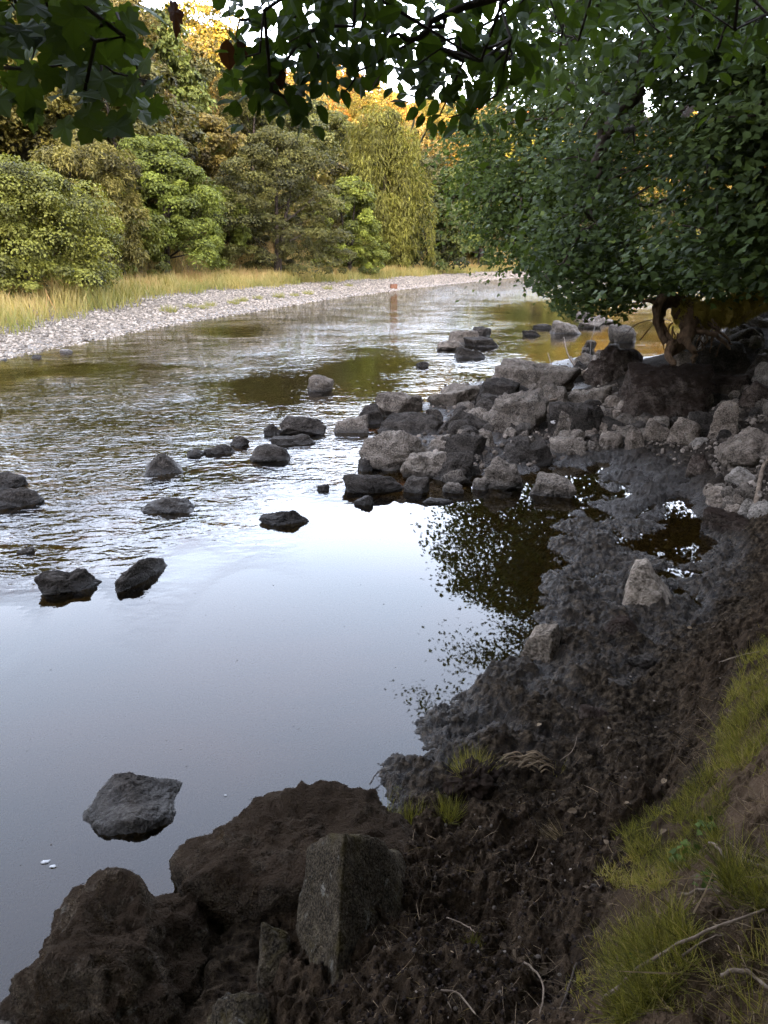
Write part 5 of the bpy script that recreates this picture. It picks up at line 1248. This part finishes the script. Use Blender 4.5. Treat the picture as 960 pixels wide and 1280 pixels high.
# loose rubble filling the gaps of the spit and pebbles pressed into the mud
rs = RS(91)
X, Y, Z = region([(440, 560), (520, 490), (640, 462), (730, 450), (800, 500), (880, 520), (965, 470), (970, 660), (890, 590), (780, 562), (690, 578), (580, 606)], 2600, rs)
sz = .010+.035*rs.rand(len(X))**2.2; m, nt, out = newmat('rubble'); N = NT(nt)
c = N.ramp(N.attr('tint').outputs['Fac'], [(0, (.022, .017, .013)), (.6, (.085, .068, .053)), (1, (.20, .165, .135))]); b = N.n('ShaderNodeBsdfPrincipled', i_Base_Color=c, i_Roughness=.9); b.inputs['Specular IOR Level'].default_value = .1; N.l(b.outputs[0], out.inputs[0])
link('rubble', stones_mesh('rubble', X, Y, Z+sz*.25, sz, rs, m, .7), kind='stuff')
X, Y, Z = region([(560, 950), (620, 860), (700, 740), (740, 600), (860, 570), (960, 700), (900, 860), (860, 900), (740, 1120), (735, 1290), (480, 1290), (480, 1120)], 420, rs)
sz = .002+.007*rs.rand(len(X))**3
link('pebbles', stones_mesh('pebbles', X, Y, Z+sz*.3, sz, rs, m, .6), kind='stuff')
# specks floating on the still pool
m2, nt, out = newmat('debris'); N = NT(nt); b = N.n('ShaderNodeBsdfPrincipled', i_Roughness=.8); b.inputs['Base Color'].default_value = (.05, .04, .03, 1); N.l(b.outputs[0], out.inputs[0])
q = np.array(inpoly([(0, 770), (240, 690), (520, 640), (560, 820), (480, 960), (200, 980), (0, 1180)], rs, 70)); W_ = np.array([P(a, b_, .001) for a, b_ in q]); sz = .0012+.0035*rs.rand(70)**2.5
link('floating_debris', stones_mesh('floating_debris', W_[:, 0], W_[:, 1], W_[:, 2], sz, rs, m2, .3), kind='stuff')
# fallen leaves on mud and bank
Q = np.stack(region([(600, 1000), (700, 850), (860, 780), (960, 900), (960, 1280), (560, 1280)], 46, rs), 1); n = 46
V, F = scatter(LEAF_O[0], LEAF_O[1], frames(norm(rs.normal(size=(n, 3))*.3+np.array([0, 0, 1])), rs.normal(size=(n, 3))), Q+np.array([0, 0, .006]), .018+.02*rs.rand(n))
link('leaf_litter', mesh_np('leaf_litter', V, F, M['straw'], False, {'tint': np.repeat(rs.uniform(0, .7, n), len(LEAF_O[0]))}), kind='stuff')
# ------------------------------------------------------------------ light, sky, camera
SUN_EL, SUN_AZ = radians(6.5), radians(185)     # low sun behind the viewer
w = bpy.data.worlds.new('World'); scene.world = w; w.use_nodes = True; nt = w.node_tree; N = NT(nt)
bg = nt.nodes['Background']
sky = N.n('ShaderNodeTexSky', sky_type='NISHITA', sun_disc=False, sun_elevation=SUN_EL, sun_rotation=SUN_AZ, altitude=50, air_density=1.0, dust_density=2.0, ozone_density=1.0)
tc = N.n('ShaderNodeTexCoord').outputs['Generated']
mp = N.n('ShaderNodeMapping', i_Vector=tc); mp.inputs['Scale'].default_value = (1, 1, 3.5)
cl = N.ramp(N.noise(mp.outputs[0], 1.6, 5, .55, .4), [(.35, 0.0), (.75, .55)])
bw = N.n('ShaderNodeRGBToBW', i_Color=sky.outputs[0]).outputs[0]
g = N.n('ShaderNodeCombineColor', i_0=N.math('MULTIPLY', bw, 1.30), i_1=N.math('MULTIPLY', bw, 1.29), i_2=N.math('MULTIPLY', bw, 1.56)).outputs[0]
soft = N.mix(.5, sky.outputs[0], g)
el = N.n('ShaderNodeSeparateXYZ', i_0=tc).outputs[2]; hz = N.n('ShaderNodeMapRange', interpolation_type='SMOOTHSTEP', i_Value=el, i_1=.38, i_2=.75, i_3=1.02, i_4=1.5).outputs[0]     # added gain brightens the upper sky, over the thin cloud mix
N.l(N.mix(1.0, N.mix(cl, soft, g), N.n('ShaderNodeCombineColor', i_0=hz, i_1=hz, i_2=hz).outputs[0], 'MULTIPLY'), bg.inputs[0]); bg.inputs[1].default_value = .15
sun = bpy.data.lights.new('sun', 'SUN'); sun.energy = 2.7; sun.angle = radians(.5); sun.color = (1.0, .50, .16)
so = bpy.data.objects.new('sun', sun); COL.objects.link(so); so.rotation_euler = (0, 0, 0)
from mathutils import Vector
sd = Vector((sin(SUN_AZ)*cos(SUN_EL), cos(SUN_AZ)*cos(SUN_EL), sin(SUN_EL)))
so.rotation_euler = sd.to_track_quat('Z', 'Y').to_euler(); so.location = (0, -30, 60)
cam = bpy.data.cameras.new('camera'); co_ = bpy.data.objects.new('camera', cam); COL.objects.link(co_)
cam.sensor_fit = 'VERTICAL'; cam.sensor_height = 36; cam.lens = 36*FPX/1280; cam.clip_start = .02; cam.clip_end = 2000
co_.location = (0, 0, CH); co_.rotation_euler = (radians(90)-PITCH, 0, 0); scene.camera = co_
vs = scene.view_settings; vs.view_transform = 'Standard'; vs.look = 'None'; vs.exposure = 4.55; vs.gamma = 1
scene.render.engine = 'CYCLES'; cy = scene.cycles
cy.use_denoising = True; cy.max_bounces = 6; cy.diffuse_bounces = 3; cy.glossy_bounces = 3; cy.transparent_max_bounces = 8; cy.transmission_bounces = 3
cy.use_adaptive_sampling = True; cy.adaptive_threshold = .012; cy.sample_clamp_indirect = 6; cy.caustics_reflective = False; cy.caustics_refractive = False
